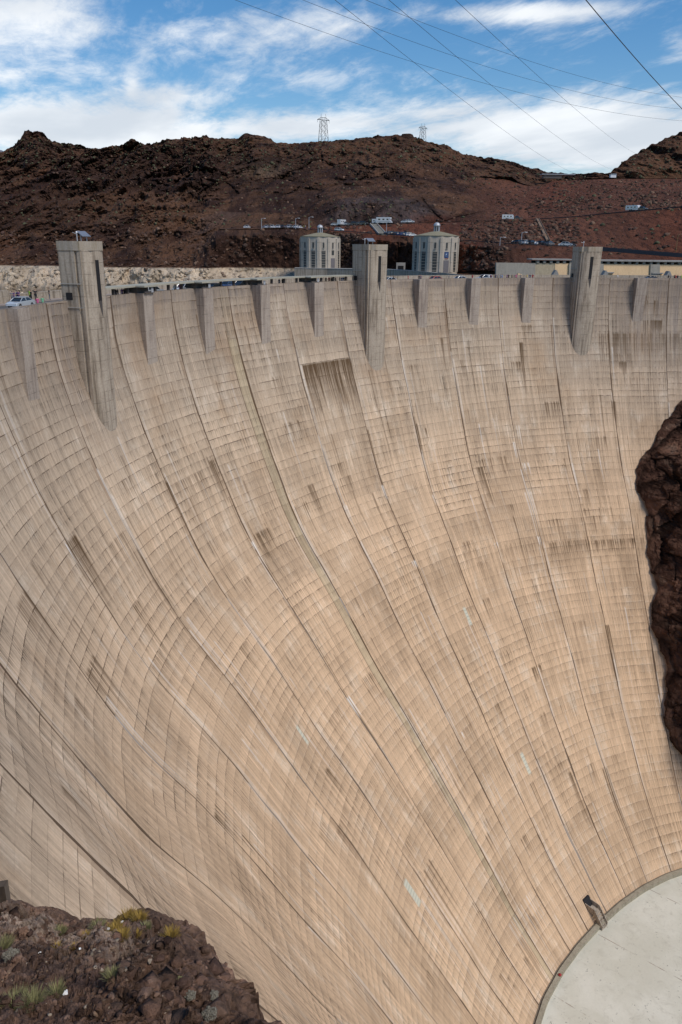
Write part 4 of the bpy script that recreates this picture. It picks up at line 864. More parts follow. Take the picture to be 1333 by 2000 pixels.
# ------------------------------------------------------------------ intake towers
def intake(x, D, ybase, rad, label, door_first, banner, dlt):
    b0 = at(x, ybase, D); T = empty('intake_tower', (float(b0[0]), float(b0[1]), float(b0[2])), YAW+math.pi+dlt, label, 'intake tower', 'round concrete intake towers behind the dam')
    H = 14.6; n = 12; p = MB(); p.lathe((0, 0, 0), [(rad, -45), (rad, 0), (rad*.985, H)], 12, rot=math.pi/12+ (0.0)); p.build('wall', [M_INTAKE], T)
    p = MB(); p.lathe((0, 0, H), [(rad*.985+.05, .01), (rad*.985+.05, .25), (rad*.92, .30), (rad*.30, 1.7), (rad*.16, 1.95)], 24); p.build('roof', [concrete('dusty_roof', (.27, .245, .17), (.20, .17, .11), .5, lines=False)], T)
    ln_ = MB(); ln_.lathe((0, 0, H+1.9), [(1.7, -.6), (1.7, 0), (1.25, .05), (1.25, .2)], 16); ln_.build('lantern_base', [M_CONC_L], T)
    for k in range(8):
        a_ = k*math.pi/4; q = MB(); q.box((1.15*math.cos(a_), 1.15*math.sin(a_), H+3.0), (.32, .32, 2.0), a_); q.build('lantern_column', [M_GALV], T)
    q = MB(); q.lathe((0, 0, H+2.1), [(.75, 0), (.75, 2)], 12); q.build('lantern_core', [M_SHADE], T)
    q = MB(); q.lathe((0, 0, H+4.0), [(1.4, 0), (1.45, .4)]+[(1.4*math.cos(t_), .4+1.25*math.sin(t_)) for t_ in np.linspace(.15, 1.5, 7)], 20); q.build('lantern_dome', [M_GALV], T, True)
    apo = rad*math.cos(math.pi/12)
    for k in range(12):                               # pilaster ribs at the corners, windows between
        a_ = k*math.pi/6; c = math.cos(a_); s = math.sin(a_)
        ar = a_+math.pi/12; q = MB(); q.box((rad*.985*math.cos(ar), rad*.985*math.sin(ar), H/2-.3), (.5, 1.15, H-.9), ar); q.build('rib', [M_INTAKE], T)
        if c < -.3: continue
        def panel(name, w_, z0, z1, m, out=.02, th_=.25):
            q = MB(); q.box(((apo*.993+out-th_/2)*c, (apo*.993+out-th_/2)*s, (z0+z1)/2), (th_, w_, z1-z0), a_); return q.build(name, [m], T)
        panel('upper_window', .75, 9.7, 12.1, M_GRILLE, .10)
        q = MB(); q.box(((apo+.1)*c, (apo+.1)*s, 9.55), (.4, 1.0, .2), a_); q.build('window_sill', [M_CONC_L], T)
        if k == door_first:
            panel('door', 2.5, 0.05, 5.0, simple('grey_door', (.17, .155, .16), .6), .12)
            if banner:
                bo = panel('clock_panel', 2.0, 6.0, 8.35, simple('banner_blue', (.012, .05, .16), .5), .14)
                q = MB()
                for j in range(12):                   # ring of white hour marks
                    t_ = j*math.pi/6; q.box((0, .72*math.sin(t_), .72*math.cos(t_)), (.06, .12, .12))
                q.box((0, -.12, .28), (.06, .12, .6)); q.box((0, -.3, .05), (.06, .55, .12)); q.box((0, 0, 0), (.07, .25, .25))
                o = q.build('clock_marks', [simple('clock_white', (.6, .68, .78), .5)], bo); o.location = ((apo*.993+.19)*c, (apo*.993+.19)*s, 7.2); o.rotation_euler = (0, 0, a_)
                q = MB()
                for j in range(8): q.box((0, -.8+.22*j, 0), (.05, .13, .26))
                o = q.build('red_lettering', [simple('sign_red', (.35, .04, .03), .5)], T); o.location = ((apo+.1)*c, (apo+.1)*s, 5.65); o.rotation_euler = (0, 0, a_)
            else: panel('tall_window', 1.5, 6.4, 8.6, M_GRILLE, .05)
        else:
            w_ = 1.85; panel('tall_window', w_, .35, 8.4, M_GRILLE, .10, .25)
            for j in range(7): q = MB(); q.box(((apo+.08)*c, (apo+.08)*s, .35+8.05*(j+.5)/7), (.10, w_, .13), a_); q.build('glazing_bar', [M_INTAKE], T)
    return T
intake(625.5, 395, 524.5, 9.9, 'left intake tower, smaller in view, just left of the middle crest tower', 1, False, R(12))
intake(849.5, 350, 531, 10.0, 'right intake tower with a blue square clock panel above its door', 1, True, R(-8))

# access walls / bridges
def fence_wall(name, pts, zb, th_, m, label, cat):
    W = [at(*q) for q in pts]; o0 = W[0].copy(); o0[2] = zb; T = empty(name, tuple(o0), 0, label, cat)
    Q = []
    for top, d in ((0, 0), (1, 0), (1, th_), (0, th_)): Q.append([np.array([w_[0], w_[1], w_[2] if top else zb])+HF*d-o0 for w_ in W])
    Q.append(Q[0]); grid_mesh('wall', np.array(Q), [m], T, False, True)
    p = MB(); 
    for a_, b_ in zip(W[:-1], W[1:]):
        a2, b2 = a_-o0, b_-o0; V = [a2-HF*.12, b2-HF*.12, b2+HF*(th_+.12), a2+HF*(th_+.12)]; V = [v_+np.array([0, 0, .003]) for v_ in V]; V += [v_+np.array([0, 0, .22]) for v_ in V]
        p.add(V, [(3, 2, 1, 0), (4, 5, 6, 7), (0, 1, 5, 4), (1, 2, 6, 5), (2, 3, 7, 6), (3, 0, 4, 7)])
    p.build('coping', [M_CONC_L], T); return T
fence_wall('bridge_wall', [(575.5, 524, 384), (640, 525, 380), (700, 526, 372), (745, 527, 362)], -14, 7, M_CONC, 'pale parapet of the access bridge under the left intake tower', 'bridge wall')
fence_wall('bridge_wall', [(750, 526.5, 358), (806, 529.5, 345), (856, 534, 335)], -14, 7, M_CONC, 'grey parapet wall between the middle crest tower and the right intake tower base', 'bridge wall')
fence_wall('bridge_wall', [(857, 533, 333), (900, 537.5, 300), (945, 542.2, 262)], -8, .8, M_CONC, 'low ramp wall sloping from the right intake tower down to the crest road', 'bridge wall')
p = MB(); q = at(812, 531, 372); bt = empty('tunnel_portal', tuple(q), YAW, 'small dark doorway in the rock left of the right intake tower', 'doorway')
p.box((0, 0, 0), (1, 4.2, 6)); p.build('frame', [M_CONC_L], bt); p = MB(); p.box((-.55, 0, -.6), (.2, 2.6, 4.4)); p.build('opening', [M_DARK], bt)
bt.location = tuple(at(783, 526, 376))

# ------------------------------------------------------------------ pylons on the ridge
def pylon(x, ytop, ybot, D, wpx, label, hid=6):
    b0 = at(x, ybot, D); tp = at(x, ytop, D); H = tp[2]-b0[2]+hid; sc_ = H/42.; o = (float(b0[0]), float(b0[1]), float(b0[2])-hid)
    T = empty('transmission_tower', o, YAW-math.pi/2+.5, label, 'pylon', 'lattice power pylons on the ridge')
    def lv(z): return 5.6*sc_*(1-z/H)+3.2*sc_*(z/H)
    leg = .26*sc_; zs = [0, .28*H, .5*H, .66*H, .80*H]
    for sx in (-1, 1):
        for sy_ in (-1, 1):
            p = MB(); p.tube([(sx*lv(0), sy_*lv(0), 0), (sx*lv(.8*H), sy_*lv(.8*H)*.7, .8*H)], leg, 4); p.build('leg', [M_STEEL], T)
    p = MB()
    for a_, b_ in zip(zs[:-1], zs[1:]):
        for s in (-1, 1):
            p.tube([(-lv(a_), s*lv(a_), a_), (lv(b_), s*lv(b_), b_)], leg*.55, 3); p.tube([(lv(a_), s*lv(a_), a_), (-lv(b_), s*lv(b_), b_)], leg*.55, 3)
            p.tube([(s*lv(a_), -lv(a_), a_), (s*lv(b_), lv(b_), b_)], leg*.55, 3); p.tube([(s*lv(a_), lv(a_), a_), (s*lv(b_), -lv(b_), b_)], leg*.55, 3)
            p.tube([(-lv(b_), s*lv(b_), b_), (lv(b_), s*lv(b_), b_)], leg*.6, 3)
    p.build('bracing', [M_STEEL], T)
    p = MB(); zc_ = .82*H
    p.tube([(-9*sc_, 0, zc_), (9*sc_, 0, zc_)], leg*1.3, 4); p.tube([(-9*sc_, 0, zc_), (-3.2*sc_, 0, zc_+3*sc_), (3.2*sc_, 0, zc_+3*sc_), (9*sc_, 0, zc_)], leg, 4)
    for k in range(-4, 5): p.tube([(k*2*sc_, 0, zc_), ((k+.8)*1.6*sc_, 0, zc_+2.6*sc_*(1 if abs(k) < 3 else .4))], leg*.5, 3)
    p.build('cross_arm', [M_STEEL], T)
    for s in (-1, 1):
        p = MB(); p.tube([(s*3.2*sc_-1.3*sc_, 0, zc_), (s*3.2*sc_, 0, H), (s*3.2*sc_+1.3*sc_, 0, zc_)], leg*.8, 4); p.build('peak', [M_STEEL], T)
    for k in (-8.6, 0, 8.6):
        p = MB(); p.tube([(k*sc_, 0, zc_), (k*sc_, 0, zc_-3.2*sc_)], leg*.7, 5); p.build('insulator', [M_GRILLE], T)
pylon(632, 222, 278, 850, 30, 'larger lattice pylon on the ridge above the left intake tower')
pylon(825.5, 241, 279, 850, 17, 'smaller lattice pylon on the ridge beside the flat-topped rock')
# flat-topped rock on the ridge
q = at(796, 271, 845); p = MB(); V = []
tag_o = None
bm = bmesh.new(); bmesh.ops.create_icosphere(bm, subdivisions=4, radius=1.0)
for v_ in bm.verts:
    c = np.array(v_.co); d = 1+.25*fbm(c[None], .7, 4, .6)[0]; v_.co = Vector((c[0]*7*d, c[1]*6*d, max(-3, min(4.2, c[2]*6.5*d))*(1.0)))
me = bpy.data.meshes.new('ridge_boulder'); bm.to_mesh(me); bm.free()
at_ = me.attributes.new('tint', 'FLOAT_VECTOR', 'POINT'); at_.data.foreach_set('vector', np.tile(C_DARK, len(me.vertices)).astype(np.float32))
o = link_mesh('ridge_boulder', me, [M_ROCK]); o.location = tuple(q); tag(o, 'dark flat-topped rock outcrop standing on the ridge left of the smaller pylon', 'boulder')
# low building in the saddle
q = at(1078, 349, 606); T = empty('saddle_building', tuple(q), YAW-math.pi/2, 'low flat-roofed building in the saddle where the ridge meets the upper road', 'building')
p = MB(); p.box((0, 0, 1.2), (13, 5, 2.4)); p.build('wall', [simple('shed_wall', (.20, .16, .13), .8)], T); p = MB(); p.box((4, 0, 2.75), (24, 7, .5)); p.build('roof', [M_GALV], T)
q = at(1197, 346.8, 606); T = empty('roadside_hut', tuple(q), YAW-math.pi/2, 'tiny pale roadside hut on the upper road at the foot of the right hill', 'hut')
p = MB(); p.box((0, 0, 1), (4, 3, 2.2)); p.build('wall', [M_WHITE], T); p = MB(); p.box((0, 0, 2.25), (4.6, 3.6, .3)); p.build('roof', [M_GALV], T)

# ------------------------------------------------------------------ overhead cables
def cable(p0, p1, label, sag, r, ext0=.25, ext1=.12):
    a_, b_ = at(*p0), at(*p1); pts = []
    for t_ in np.linspace(-ext0, 1+ext1, 40):
        q = a_*(1-t_)+b_*t_; q = q-np.array([0, 0, 4*sag*t_*(1-t_)]); pts.append(q)
    o0 = pts[0].copy(); m_ = MB(); m_.tube([Vector(q-o0) for q in pts], r, 5); o = m_.build('power_cable', [M_WIRE]); o.location = tuple(o0)
    return tag(o, label, 'cable', 'overhead cables across the sky')
cable((460, 0, 160), (1333, 236, 300), 'lowest of the three long cables sagging from upper left to the right edge', 3.6, .032, .6)
cable((592, 0, 160), (1333, 213, 300), 'middle one of the three long cables sagging to the right edge', 3.2, .032, .6)
cable((715, 0, 160), (1333, 190, 300), 'uppermost of the three long cables sagging to the right edge', 2.4, .032, .6)
cable((655, 0, 130), (1137, 344, 600), 'leftmost of three steep cables running down to the saddle', 3.2, .032, .15, .02)
cable((760, 0, 130), (1195, 331, 600), 'middle one of three steep cables running down to the saddle', 2.8, .032, .15, .02)
cable((890, 0, 130), (1249, 303, 600), 'rightmost of three thin steep cables running down to the right hill', 2.4, .032, .15, .02)
cable((1145, 0, 60), (1333, 213, 90), 'thick dark cable crossing the upper right corner', .15, .033, 1.0, 1.0)
# ------------------------------------------------------------------ right canyon wall
OUT = [(1460, 690), (1400, 735), (1345, 770), (1325, 788), (1310, 806), (1290, 838), (1268, 872), (1252, 893), (1245, 905), (1243, 935), (1249, 968), (1258, 990), (1264, 1015), (1268, 1045), (1266, 1080), (1274, 1110), (1282, 1150), (1274, 1175), (1272, 1225), (1280, 1245), (1292, 1268), (1301, 1300), (1299, 1345), (1293, 1375), (1301, 1410), (1312, 1440), (1324, 1465), (1340, 1485), (1370, 1530), (1420, 1600), (1500, 1680), (1600, 1750)]
def sil_depth(x, y): 
    s_, z_ = hit(min(x, 1500), y); p_ = np.array(cyl(s_, float(rface2(s_, z_)), z_)); return float((p_-CAM) @ HF)
uo = np.linspace(0, 1, 620); oo = np.array(OUT, float); ol = np.concatenate([[0], np.cumsum(np.hypot(*np.diff(oo, axis=0).T))]); ol /= ol[-1]
ox = np.interp(uo, ol, oo[:, 0]); oy = np.interp(uo, ol, oo[:, 1])
Dsil = np.array([sil_depth(x, y) for x, y in zip(ox[::10], oy[::10])]); Dsil = np.interp(uo, uo[::10], Dsil)
Dm = Dsil-np.interp(oy, [700, 900, 960, 1480, 1750], [.5, .3, .6, .8, .8])
RWS = []
for dx_, dD in [(30, 10), (14, 4), (0, 0), (8, -.8), (22, -1.8), (45, -3.6), (80, -6.5), (130, -11), (220, -16), (420, -24)]:
    RWS.append(np.array([at(x+dx_, y, D+dD) for x, y, D in zip(ox, oy, Dm)]))
sub = []
for a_, b_, n_ in zip(RWS[:-1], RWS[1:], [3, 3, 14, 26, 36, 44, 26, 20, 12]):
    for k in range(n_): sub.append(a_*(1-k/n_)+b_*k/n_)
PR = np.array(sub+[RWS[-1]])
av = np.concatenate([np.linspace(0, .30, 6), np.linspace(.30, 1, 60), np.ones(PR.shape[0]-66)])[:, None]
wk, ek = worley(PR*np.array([1, 1, .7]), 7.5); wk2, ek2 = worley(PR, 2.6, 5.)
PR = PR-HF*(((wk-.5)*3.2+(wk2-.5)*1.1-1.5*np.clip(1-ek*8, 0, 1)-.5*np.clip(1-ek2*6, 0, 1))*av**2)[..., None]+RT0*(((wk-.5)*1.6+(wk2-.5)*.8)*np.maximum(av, .5))[..., None]
PR = PR-HF*((fbm(PR*np.array([1, 1, .8]), 22, 6, .6, True)-.35)*4.0*av**2)[..., None]; PR = PR+RT0*((fbm(PR, 7, 5, .6, True, 4.)-.35)*2.6*np.maximum(av, .45))[..., None]; PR = PR+(fbm(PR, 2.0, 5, .7, False, 8.)*.6*np.maximum(av, .4))[..., None]*np.array([-.5, -.3, 1.])
tr = np.ones(PR.shape)*np.array([.085, .043, .029]); nq = fbm(PR, 12, 4, .6, False, 6.); nq2 = fbm(PR, 4, 3, .6, False, 1.)
k = smooth(nq, .05, .35)[..., None]; tr = tr*(1-k)+np.array([.165, .085, .055])*k; k = (smooth(nq2, .15, .45)*.8)[..., None]; tr = tr*(1-k)+np.array([.16, .10, .07])*k
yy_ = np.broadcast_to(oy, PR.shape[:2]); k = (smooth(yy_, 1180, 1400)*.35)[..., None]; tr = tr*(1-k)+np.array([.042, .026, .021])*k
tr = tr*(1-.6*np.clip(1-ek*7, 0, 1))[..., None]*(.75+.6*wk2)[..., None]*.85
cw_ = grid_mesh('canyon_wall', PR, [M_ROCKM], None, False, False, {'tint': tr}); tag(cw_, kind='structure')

# ------------------------------------------------------------------ foreground ledge
FG = [(-260, 1700), (-120, 1745), (-40, 1758), (0, 1768), (22, 1762), (42, 1761), (58, 1772), (70, 1776), (88, 1773), (110, 1772), (124, 1780), (136, 1792), (155, 1800), (175, 1797), (205, 1796), (228, 1796), (240, 1788), (252, 1777), (272, 1773), (292, 1775), (310, 1784), (322, 1802), (340, 1815), (355, 1820), (365, 1840), (380, 1860), (398, 1876), (407, 1895), (417, 1908), (430, 1922), (443, 1935), (449, 1952), (453, 1972), (462, 1982), (480, 1988), (500, 1992), (530, 2010), (600, 2060), (700, 2140)]
fo = np.array(FG, float); fl_ = np.concatenate([[0], np.cumsum(np.hypot(*np.diff(fo, axis=0).T))]); fl_ /= fl_[-1]; uf = np.linspace(0, 1, 520)
fx_ = np.interp(uf, fl_, fo[:, 0]); fy_ = np.interp(uf, fl_, fo[:, 1]); fD = np.interp(fx_, [-260, 0, 120, 260, 330, 450, 530, 700], [25, 25, 24, 23, 21.5, 17, 14.5, 11])
sil = np.array([at(x, y, D) for x, y, D in zip(fx_, fy_, fD)])
def gp(x, y): 
    """ground point of the ledge: plane sloping gently away from the viewer"""
    v = ray(x, y); n_ = np.array([HF[0]*.30-RT0[0]*.02, HF[1]*.30-RT0[1]*.02, 1.0]); p0 = at(230, 1830, 21.0); t_ = ((p0-CAM)@n_)/(v@n_); return CAM+v*t_
rows_fg = [sil]
b1 = np.array([at(x*.93-8, y+16+.15*max(0, x-150), max(5, D-2.0)) for x, y, D in zip(fx_, fy_, fD)])
b2 = np.array([at(x*.72-30, y*.6+2000*.4-20+.12*max(0, x-150), D-5.5) for x, y, D in zip(fx_, fy_, fD)])
b3 = np.array([at(x*.62-60, 2075+0*y, 10.2) for x, y, D in zip(fx_, fy_, fD)])
b4 = np.array([at(x*.5-90, 2500+0*y, 5.0) for x, y, D in zip(fx_, fy_, fD)])
o1 = sil+HF*1.2+np.array([0, 0, -2.2])+RT0*.8; o2 = sil+HF*3+np.array([0, 0, -12.])+RT0*2.5; o3 = sil+HF*9+np.array([0, 0, -60.])+RT0*9
sub = []
for a_, b_, n_ in [(o3, o2, 4), (o2, o1, 6), (o1, sil, 10), (sil, b1, 34), (b1, b2, 80), (b2, b3, 80), (b3, b4, 14)]:
    for k in range(n_): sub.append(a_*(1-k/n_)+b_*k/n_)
PF = np.array(sub+[b4]); wv = np.concatenate([np.ones(10), np.linspace(1, .25, 10), np.linspace(.25, 1, 34), np.ones(PF.shape[0]-54)])[:, None]
r_a = fbm(PF, 4.6, 6, .52, True)-.35; q_ = fbm(PF, 1.7, 4, .5, False, 3.)*4.5; r_b = (np.floor(q_)+smooth(q_-np.floor(q_), .55, 1.0))/4.5+.25*fbm(PF, .6, 4, .6, True, 6.)-.1; r_c = fbm(PF, .35, 4, .6, False, 5.)
cl_ = smooth(np.broadcast_to(fx_, PF.shape[:2]), 280, 380)
PF[..., 2] += (r_a*.9*(1+.6*cl_)+r_b*.55*(1+.6*cl_))*wv[..., 0:1].repeat(PF.shape[1], 1)+r_c*.10
PF += RT0*((r_b*.25*(1+1.6*cl_)+r_c*.06)*wv*np.clip(np.abs(np.arange(PF.shape[0])-20)/16., .15, 1)[:, None])[..., None]; PF -= HF*((r_a*.5*cl_)*wv)[..., None]
tf = np.ones(PF.shape)*np.array([.165, .10, .070]); q1 = fbm(PF, 2.4, 5, .6, False, 4.4); q2 = fbm(PF, .6, 4, .6, False, 2.); q3 = fbm(PF*np.array([1, 1, 2]), 1.1, 4, .65, True, 8.)
def layf(c, k):
    global tf
    k = np.clip(k, 0, 1)[..., None]; tf = tf*(1-k)+np.array(c)*k
layf((.27, .165, .115), smooth(q1, .0, .35)); layf((.07, .042, .036), smooth(-q1, .1, .4)*.7); layf((.20, .10, .06), smooth(q2, .35, .6)*.5*cl_+smooth(q1+q2, .5, .8)*.4)
wf, ef = worley(PF, 1.25, 2.); wf2, ef2 = worley(PF, .42, 4.)
PF[..., 2] += (((wf-.5)*.55-.30*np.clip(1-ef*8, 0, 1))*(.35+.65*cl_)+((wf2-.5)*.16-.07*np.clip(1-ef2*6, 0, 1)))*wv
PF += RT0*((wf-.5)*.45*cl_*wv)[..., None]
rowi = np.arange(PF.shape[0])[:, None]; mid = np.exp(-((rowi-95)/38.)**2)*smooth(-np.broadcast_to(fx_, PF.shape[:2]), -400, -250)
layf((.46, .36, .28), mid*smooth(q3+.3*q2, .28, .46)*.9); layf((.16, .10, .08), mid*smooth(q2, -.2, .2)*.4)
layf((.15, .10, .085), smooth(q3, .55, .7)*.4)
tf = tf*(1-.5*np.clip(1-ef*7, 0, 1)*(.3+.7*cl_))[..., None]*(.78+.44*wf2)[..., None]
led = grid_mesh('rock_ledge', PF, [M_ROCKN], None, False, False, {'tint': tf}); tag(led, kind='structure')
from mathutils.bvhtree import BVHTree
dg = bpy.context.evaluated_depsgraph_get()
ftree = BVHTree.FromPolygons([tuple(v) for v in PF.reshape(-1, 3).tolist()], [tuple(pp.vertices) for pp in led.data.polygons])
wtree = BVHTree.FromPolygons([tuple(v) for v in PR.reshape(-1, 3).tolist()], [tuple(pp.vertices) for pp in cw_.data.polygons])
htree = BVHTree.FromPolygons([tuple(v) for v in PT2.reshape(-1, 3).tolist()], [tuple(pp.vertices) for pp in hill.data.polygons])
def onmesh(tree, x, y, fallback=20):
    v = Vector(ray(x, y)).normalized(); h, n_, i_, d_ = tree.ray_cast(Vector(CAM), v, 3000)
    return (h, n_) if h is not None else (Vector(at(x, y, fallback)), Vector((0, 0, 1)))

# grass tufts, shrubs, litter
M_GRASS = simple('dry_yellow_grass', (.30, .20, .045), .8, var=.35, scale=9)
M_GRASS2 = simple('pale_green_grass', (.20, .19, .085), .8, var=.35, scale=9)
M_SHRUB = simple('silver_grey_leaves', (.20, .185, .15), .85, var=.3, scale=20)
M_TWIG = simple('twig_brown', (.12, .085, .06), .9)
def tuft(x, y, r, h, m, label, n=230, group='grass tufts on the foreground rock'):
    r *= .62; h *= .55
    c, _ = onmesh(ftree, x, y); p = MB(); rg = random.Random(int(x*7+y))
    for _ in range(n):
        a_ = rg.uniform(0, 6.28); d = r*math.sqrt(rg.random())*.6; b = Vector((d*math.cos(a_), d*math.sin(a_), -.05)); hh = h*rg.uniform(.5, 1.1); ln_ = rg.uniform(.1, .6)*r+d*.5
        t_ = Vector((b.x+ln_*math.cos(a_), b.y+ln_*math.sin(a_), hh)); mdp = (b+t_)/2+Vector((0, 0, hh*.15)); w_ = Vector((-math.sin(a_+rg.random()), math.cos(a_), 0))*.008
        p.add([b-w_, b+w_, mdp+w_*.8, t_, mdp-w_*.8], [(0, 1, 2, 3, 4)])
    o = p.build('grass_tuft', [m]); o.location = c; return tag(o, label, 'grass tuft', group)
tuft(248, 1795, .55, .5, M_GRASS, 'bright yellow grass tuft on the ledge crest, left of the rounded knob')
tuft(272, 1797, .5, .45, M_GRASS, 'yellow grass tuft on the ledge crest, just below the rounded knob')
tuft(225, 1818, .5, .4, M_GRASS, 'low yellow grass tuft in the middle of the ledge top', 260)
tuft(238, 1830, .45, .35, M_GRASS, 'small yellow tuft just below the middle one on the ledge top')
tuft(265, 1828, .35, .3, M_GRASS, 'small sparse yellow tuft right of centre on the ledge top', 120)
tuft(285, 1812, .35, .3, M_GRASS2, 'greenish tuft on the ledge behind the large right-hand tuft', 120)
tuft(333, 1832, .55, .5, M_GRASS, 'large golden grass tuft at the right shoulder of the ledge', 320)
tuft(190, 1810, .5, .25, M_GRASS2, 'low flat greenish tuft on the ledge top, left of the white scrap', 160)
tuft(118, 1821, .4, .35, M_GRASS2, 'pale green tuft in the hollow at left on the ledge', 200)
tuft(167, 1828, .25, .22, M_GRASS, 'small brownish tuft left of centre on the rock', 90)
tuft(112, 1850, .25, .2, M_GRASS, 'tiny brown tuft above the pale rock patch', 70)
tuft(145, 1850, .25, .2, M_GRASS, 'tiny yellow-brown tuft right of the pale rock patch', 70)
tuft(218, 1908, .35, .3, M_GRASS2, 'olive tuft lower down in the middle of the rock slope', 140)
tuft(110, 1940, .4, .35, M_GRASS2, 'olive grass tuft near the bottom of the rock slope', 160)
tuft(30, 1970, .6, .5, M_GRASS2, 'big dull green grass clump at the lower left corner', 420)
tuft(5, 1855, .6, .55, M_GRASS2, 'soft pale grass clump at the left edge beside the grey shrub', 320)
tuft(65, 1960, .5, .45, M_GRASS2, 'olive grass clump beside the big one near the lower left corner', 220)
def shrub(x, y, r, label, m=None, n=900):
    r *= .5
    c, _ = onmesh(ftree, x, y); T = empty('desert_shrub', c, 0, label, 'shrub', 'small grey shrubs on the foreground rock'); rg = random.Random(int(x*3+y)); p = MB(); s_ = MB()
    for k in range(26):
        a_, e_ = rg.uniform(0, 6.28), rg.uniform(.2, 1.5); d = Vector((math.cos(a_)*math.cos(e_), math.sin(a_)*math.cos(e_), math.sin(e_)))*r; s_.tube([(0, 0, -.05), tuple(d*.5), tuple(d*.95)], [.012, .008, .004], 4)
    for k in range(n):
        a_, e_ = rg.uniform(0, 6.28), rg.uniform(-.1, 1.5); q = r*(.55+.5*rg.random()**.5)*(1+.15*math.sin(5*a_)); c_ = Vector((q*math.cos(a_)*math.cos(e_), q*math.sin(a_)*math.cos(e_), q*.85*math.sin(e_)))
        u_ = Vector((rg.uniform(-1, 1), rg.uniform(-1, 1), rg.uniform(-1, 1))).normalized()*.026; w_ = u_.orthogonal().normalized()*.016; p.add([c_-u_, c_+w_, c_+u_, c_-w_], [(0, 1, 2, 3)])
    s_.build('stem', [M_TWIG], T); p.build('foliage', [m or M_SHRUB], T)
shrub(22, 1868, .42, 'round silver-grey shrub at the left edge of the rock', n=1500)
shrub(372, 1945, .30, 'grey shrub on the dark crag at right'); shrub(410, 1982, .38, 'pale grey shrub low on the crag near the bottom edge'); shrub(352, 1915, .22, 'thin grey-green shrub in a crack of the crag', M_GRASS2, 400); shrub(418, 1945, .28, 'grey shrub near the right brink of the crag')
for x, y, r, lb_ in ((239, 1803, .10, 'white scrap beside the yellow tuft on the ledge crest'), (213, 1816, .08, 'white scrap left of the middle tufts on the ledge'), (157, 1855, .06, 'tiny white scrap on bare rock left of centre'), (78, 1861, .10, 'bluish white scrap on the pale rock patch'), (128, 1942, .12, 'crumpled white scrap on the lower slope')):
    c, n_ = onmesh(ftree, x, y); bm = bmesh.new(); r *= .5; bmesh.ops.create_grid(bm, x_segments=5, y_segments=5, size=r); rg = random.Random(int(x))
    for v_ in bm.verts: v_.co.z = rg.uniform(0, r*.8)
    ext = bmesh.ops.extrude_face_region(bm, geom=bm.faces[:]); [setattr(v_.co, 'z', v_.co.z+.01) for v_ in ext['geom'] if isinstance(v_, bmesh.types.BMVert)]
    me = bpy.data.meshes.new('litter'); bm.to_mesh(me); bm.free(); o = link_mesh('litter_scrap', me, [M_WHITE]); o.location = c+Vector((0, 0, .03)); tag(o, lb_, 'litter')
# leaning steel plate at the left edge
c = at(3, 1792, 25.0); T = empty('sign_post', tuple(c), YAW, 'dark upright steel post end at the left edge behind the rock', 'post')
p = MB(); a_ = [at(-14, 1800, 25.3), at(18, 1788, 25.0), at(9, 1731, 25.0), at(-10, 1734, 25.3)]; 
V = [Vector(q-c) for q in a_]; V += [v_+Vector(HF)*.35 for v_ in V]; Mi = Matrix.Rotation(-YAW, 4, 'Z'); V = [Mi @ v_ for v_ in V]
p.add(V, [(0, 1, 2, 3), (7, 6, 5, 4), (0, 4, 5, 1), (1, 5, 6, 2), (2, 6, 7, 3), (3, 7, 4, 0)]); p.build('plate', [concrete('weathered_plate', (.19, .15, .12), (.10, .08, .06), .6, lines=False)], T)

# rubble and scrub on the hillside (past counting)
def scatter(name, regions, mat_, seed, smin, smax, flatk, colors=None, tree=None, dmin=280):
    tree = tree or htree
    rg = np.random.RandomState(seed); bm0 = bmesh.new(); bmesh.ops.create_icosphere(bm0, subdivisions=1, radius=1.0); bv = np.array([v_.co for v_ in bm0.verts]); bf = np.array([[v_.index for v_ in f_.verts] for f_ in bm0.faces]); bm0.free()
    VV, FF, CC = [], [], []; o_ = 0
    for (x0, x1, y0, y1, n_) in regions:
        for _ in range(n_):
            x, y = rg.uniform(x0, x1), rg.uniform(y0, y1); v = Vector(ray(x, y)).normalized(); h, nn, i_, d_ = tree.ray_cast(Vector(CAM), v, 3000)
            if h is None or d_ < dmin: continue
            P_ = np.array(h); 
            s_ = smin+(smax-smin)*rg.rand()**3; q = bv*(1+.9*(rg.rand(len(bv), 1)-.5))*s_*np.array([1, 1, flatk])*(.7+.6*rg.rand(1, 3)); VV.append(q+P_); FF.append(bf+o_); o_ += len(bv)
            c_ = colors[rg.randint(len(colors))]; CC.append(np.tile(np.array(c_)*(.6+.9*rg.rand()), (len(bv), 1)))
    V_ = np.concatenate(VV); F_ = np.concatenate(FF); me = bpy.data.meshes.new(name); me.vertices.add(len(V_)); me.vertices.foreach_set('co', V_.astype(np.float32).ravel()); me.loops.add(F_.size); me.loops.foreach_set('vertex_index', F_.astype(np.int32).ravel()); me.polygons.add(len(F_)); me.polygons.foreach_set('loop_start', (np.arange(len(F_))*3).astype(np.int32)); me.update(calc_edges=True)
    a_ = me.attributes.new('tint', 'FLOAT_VECTOR', 'POINT'); a_.data.foreach_set('vector', np.concatenate(CC).astype(np.float32).ravel())
    return tag(link_mesh(name, me, [mat_]), kind='stuff')
scatter('rubble', [(640, 705, 458, 522, 1300), (960, 1160, 385, 425, 500), (1080, 1340, 352, 410, 1700), (900, 1130, 430, 478, 1300), (900, 1333, 430, 500, 260), (620, 800, 440, 460, 200), (900, 990, 480, 530, 250), (100, 600, 300, 520, 1800), (600, 1080, 285, 400, 1500), (0, 420, 450, 520, 700), (560, 900, 395, 440, 300)], M_ROCK, 3, .22, 1.35, .75, [(.105, .065, .048), (.06, .04, .032), (.16, .10, .07), (.085, .05, .04)])
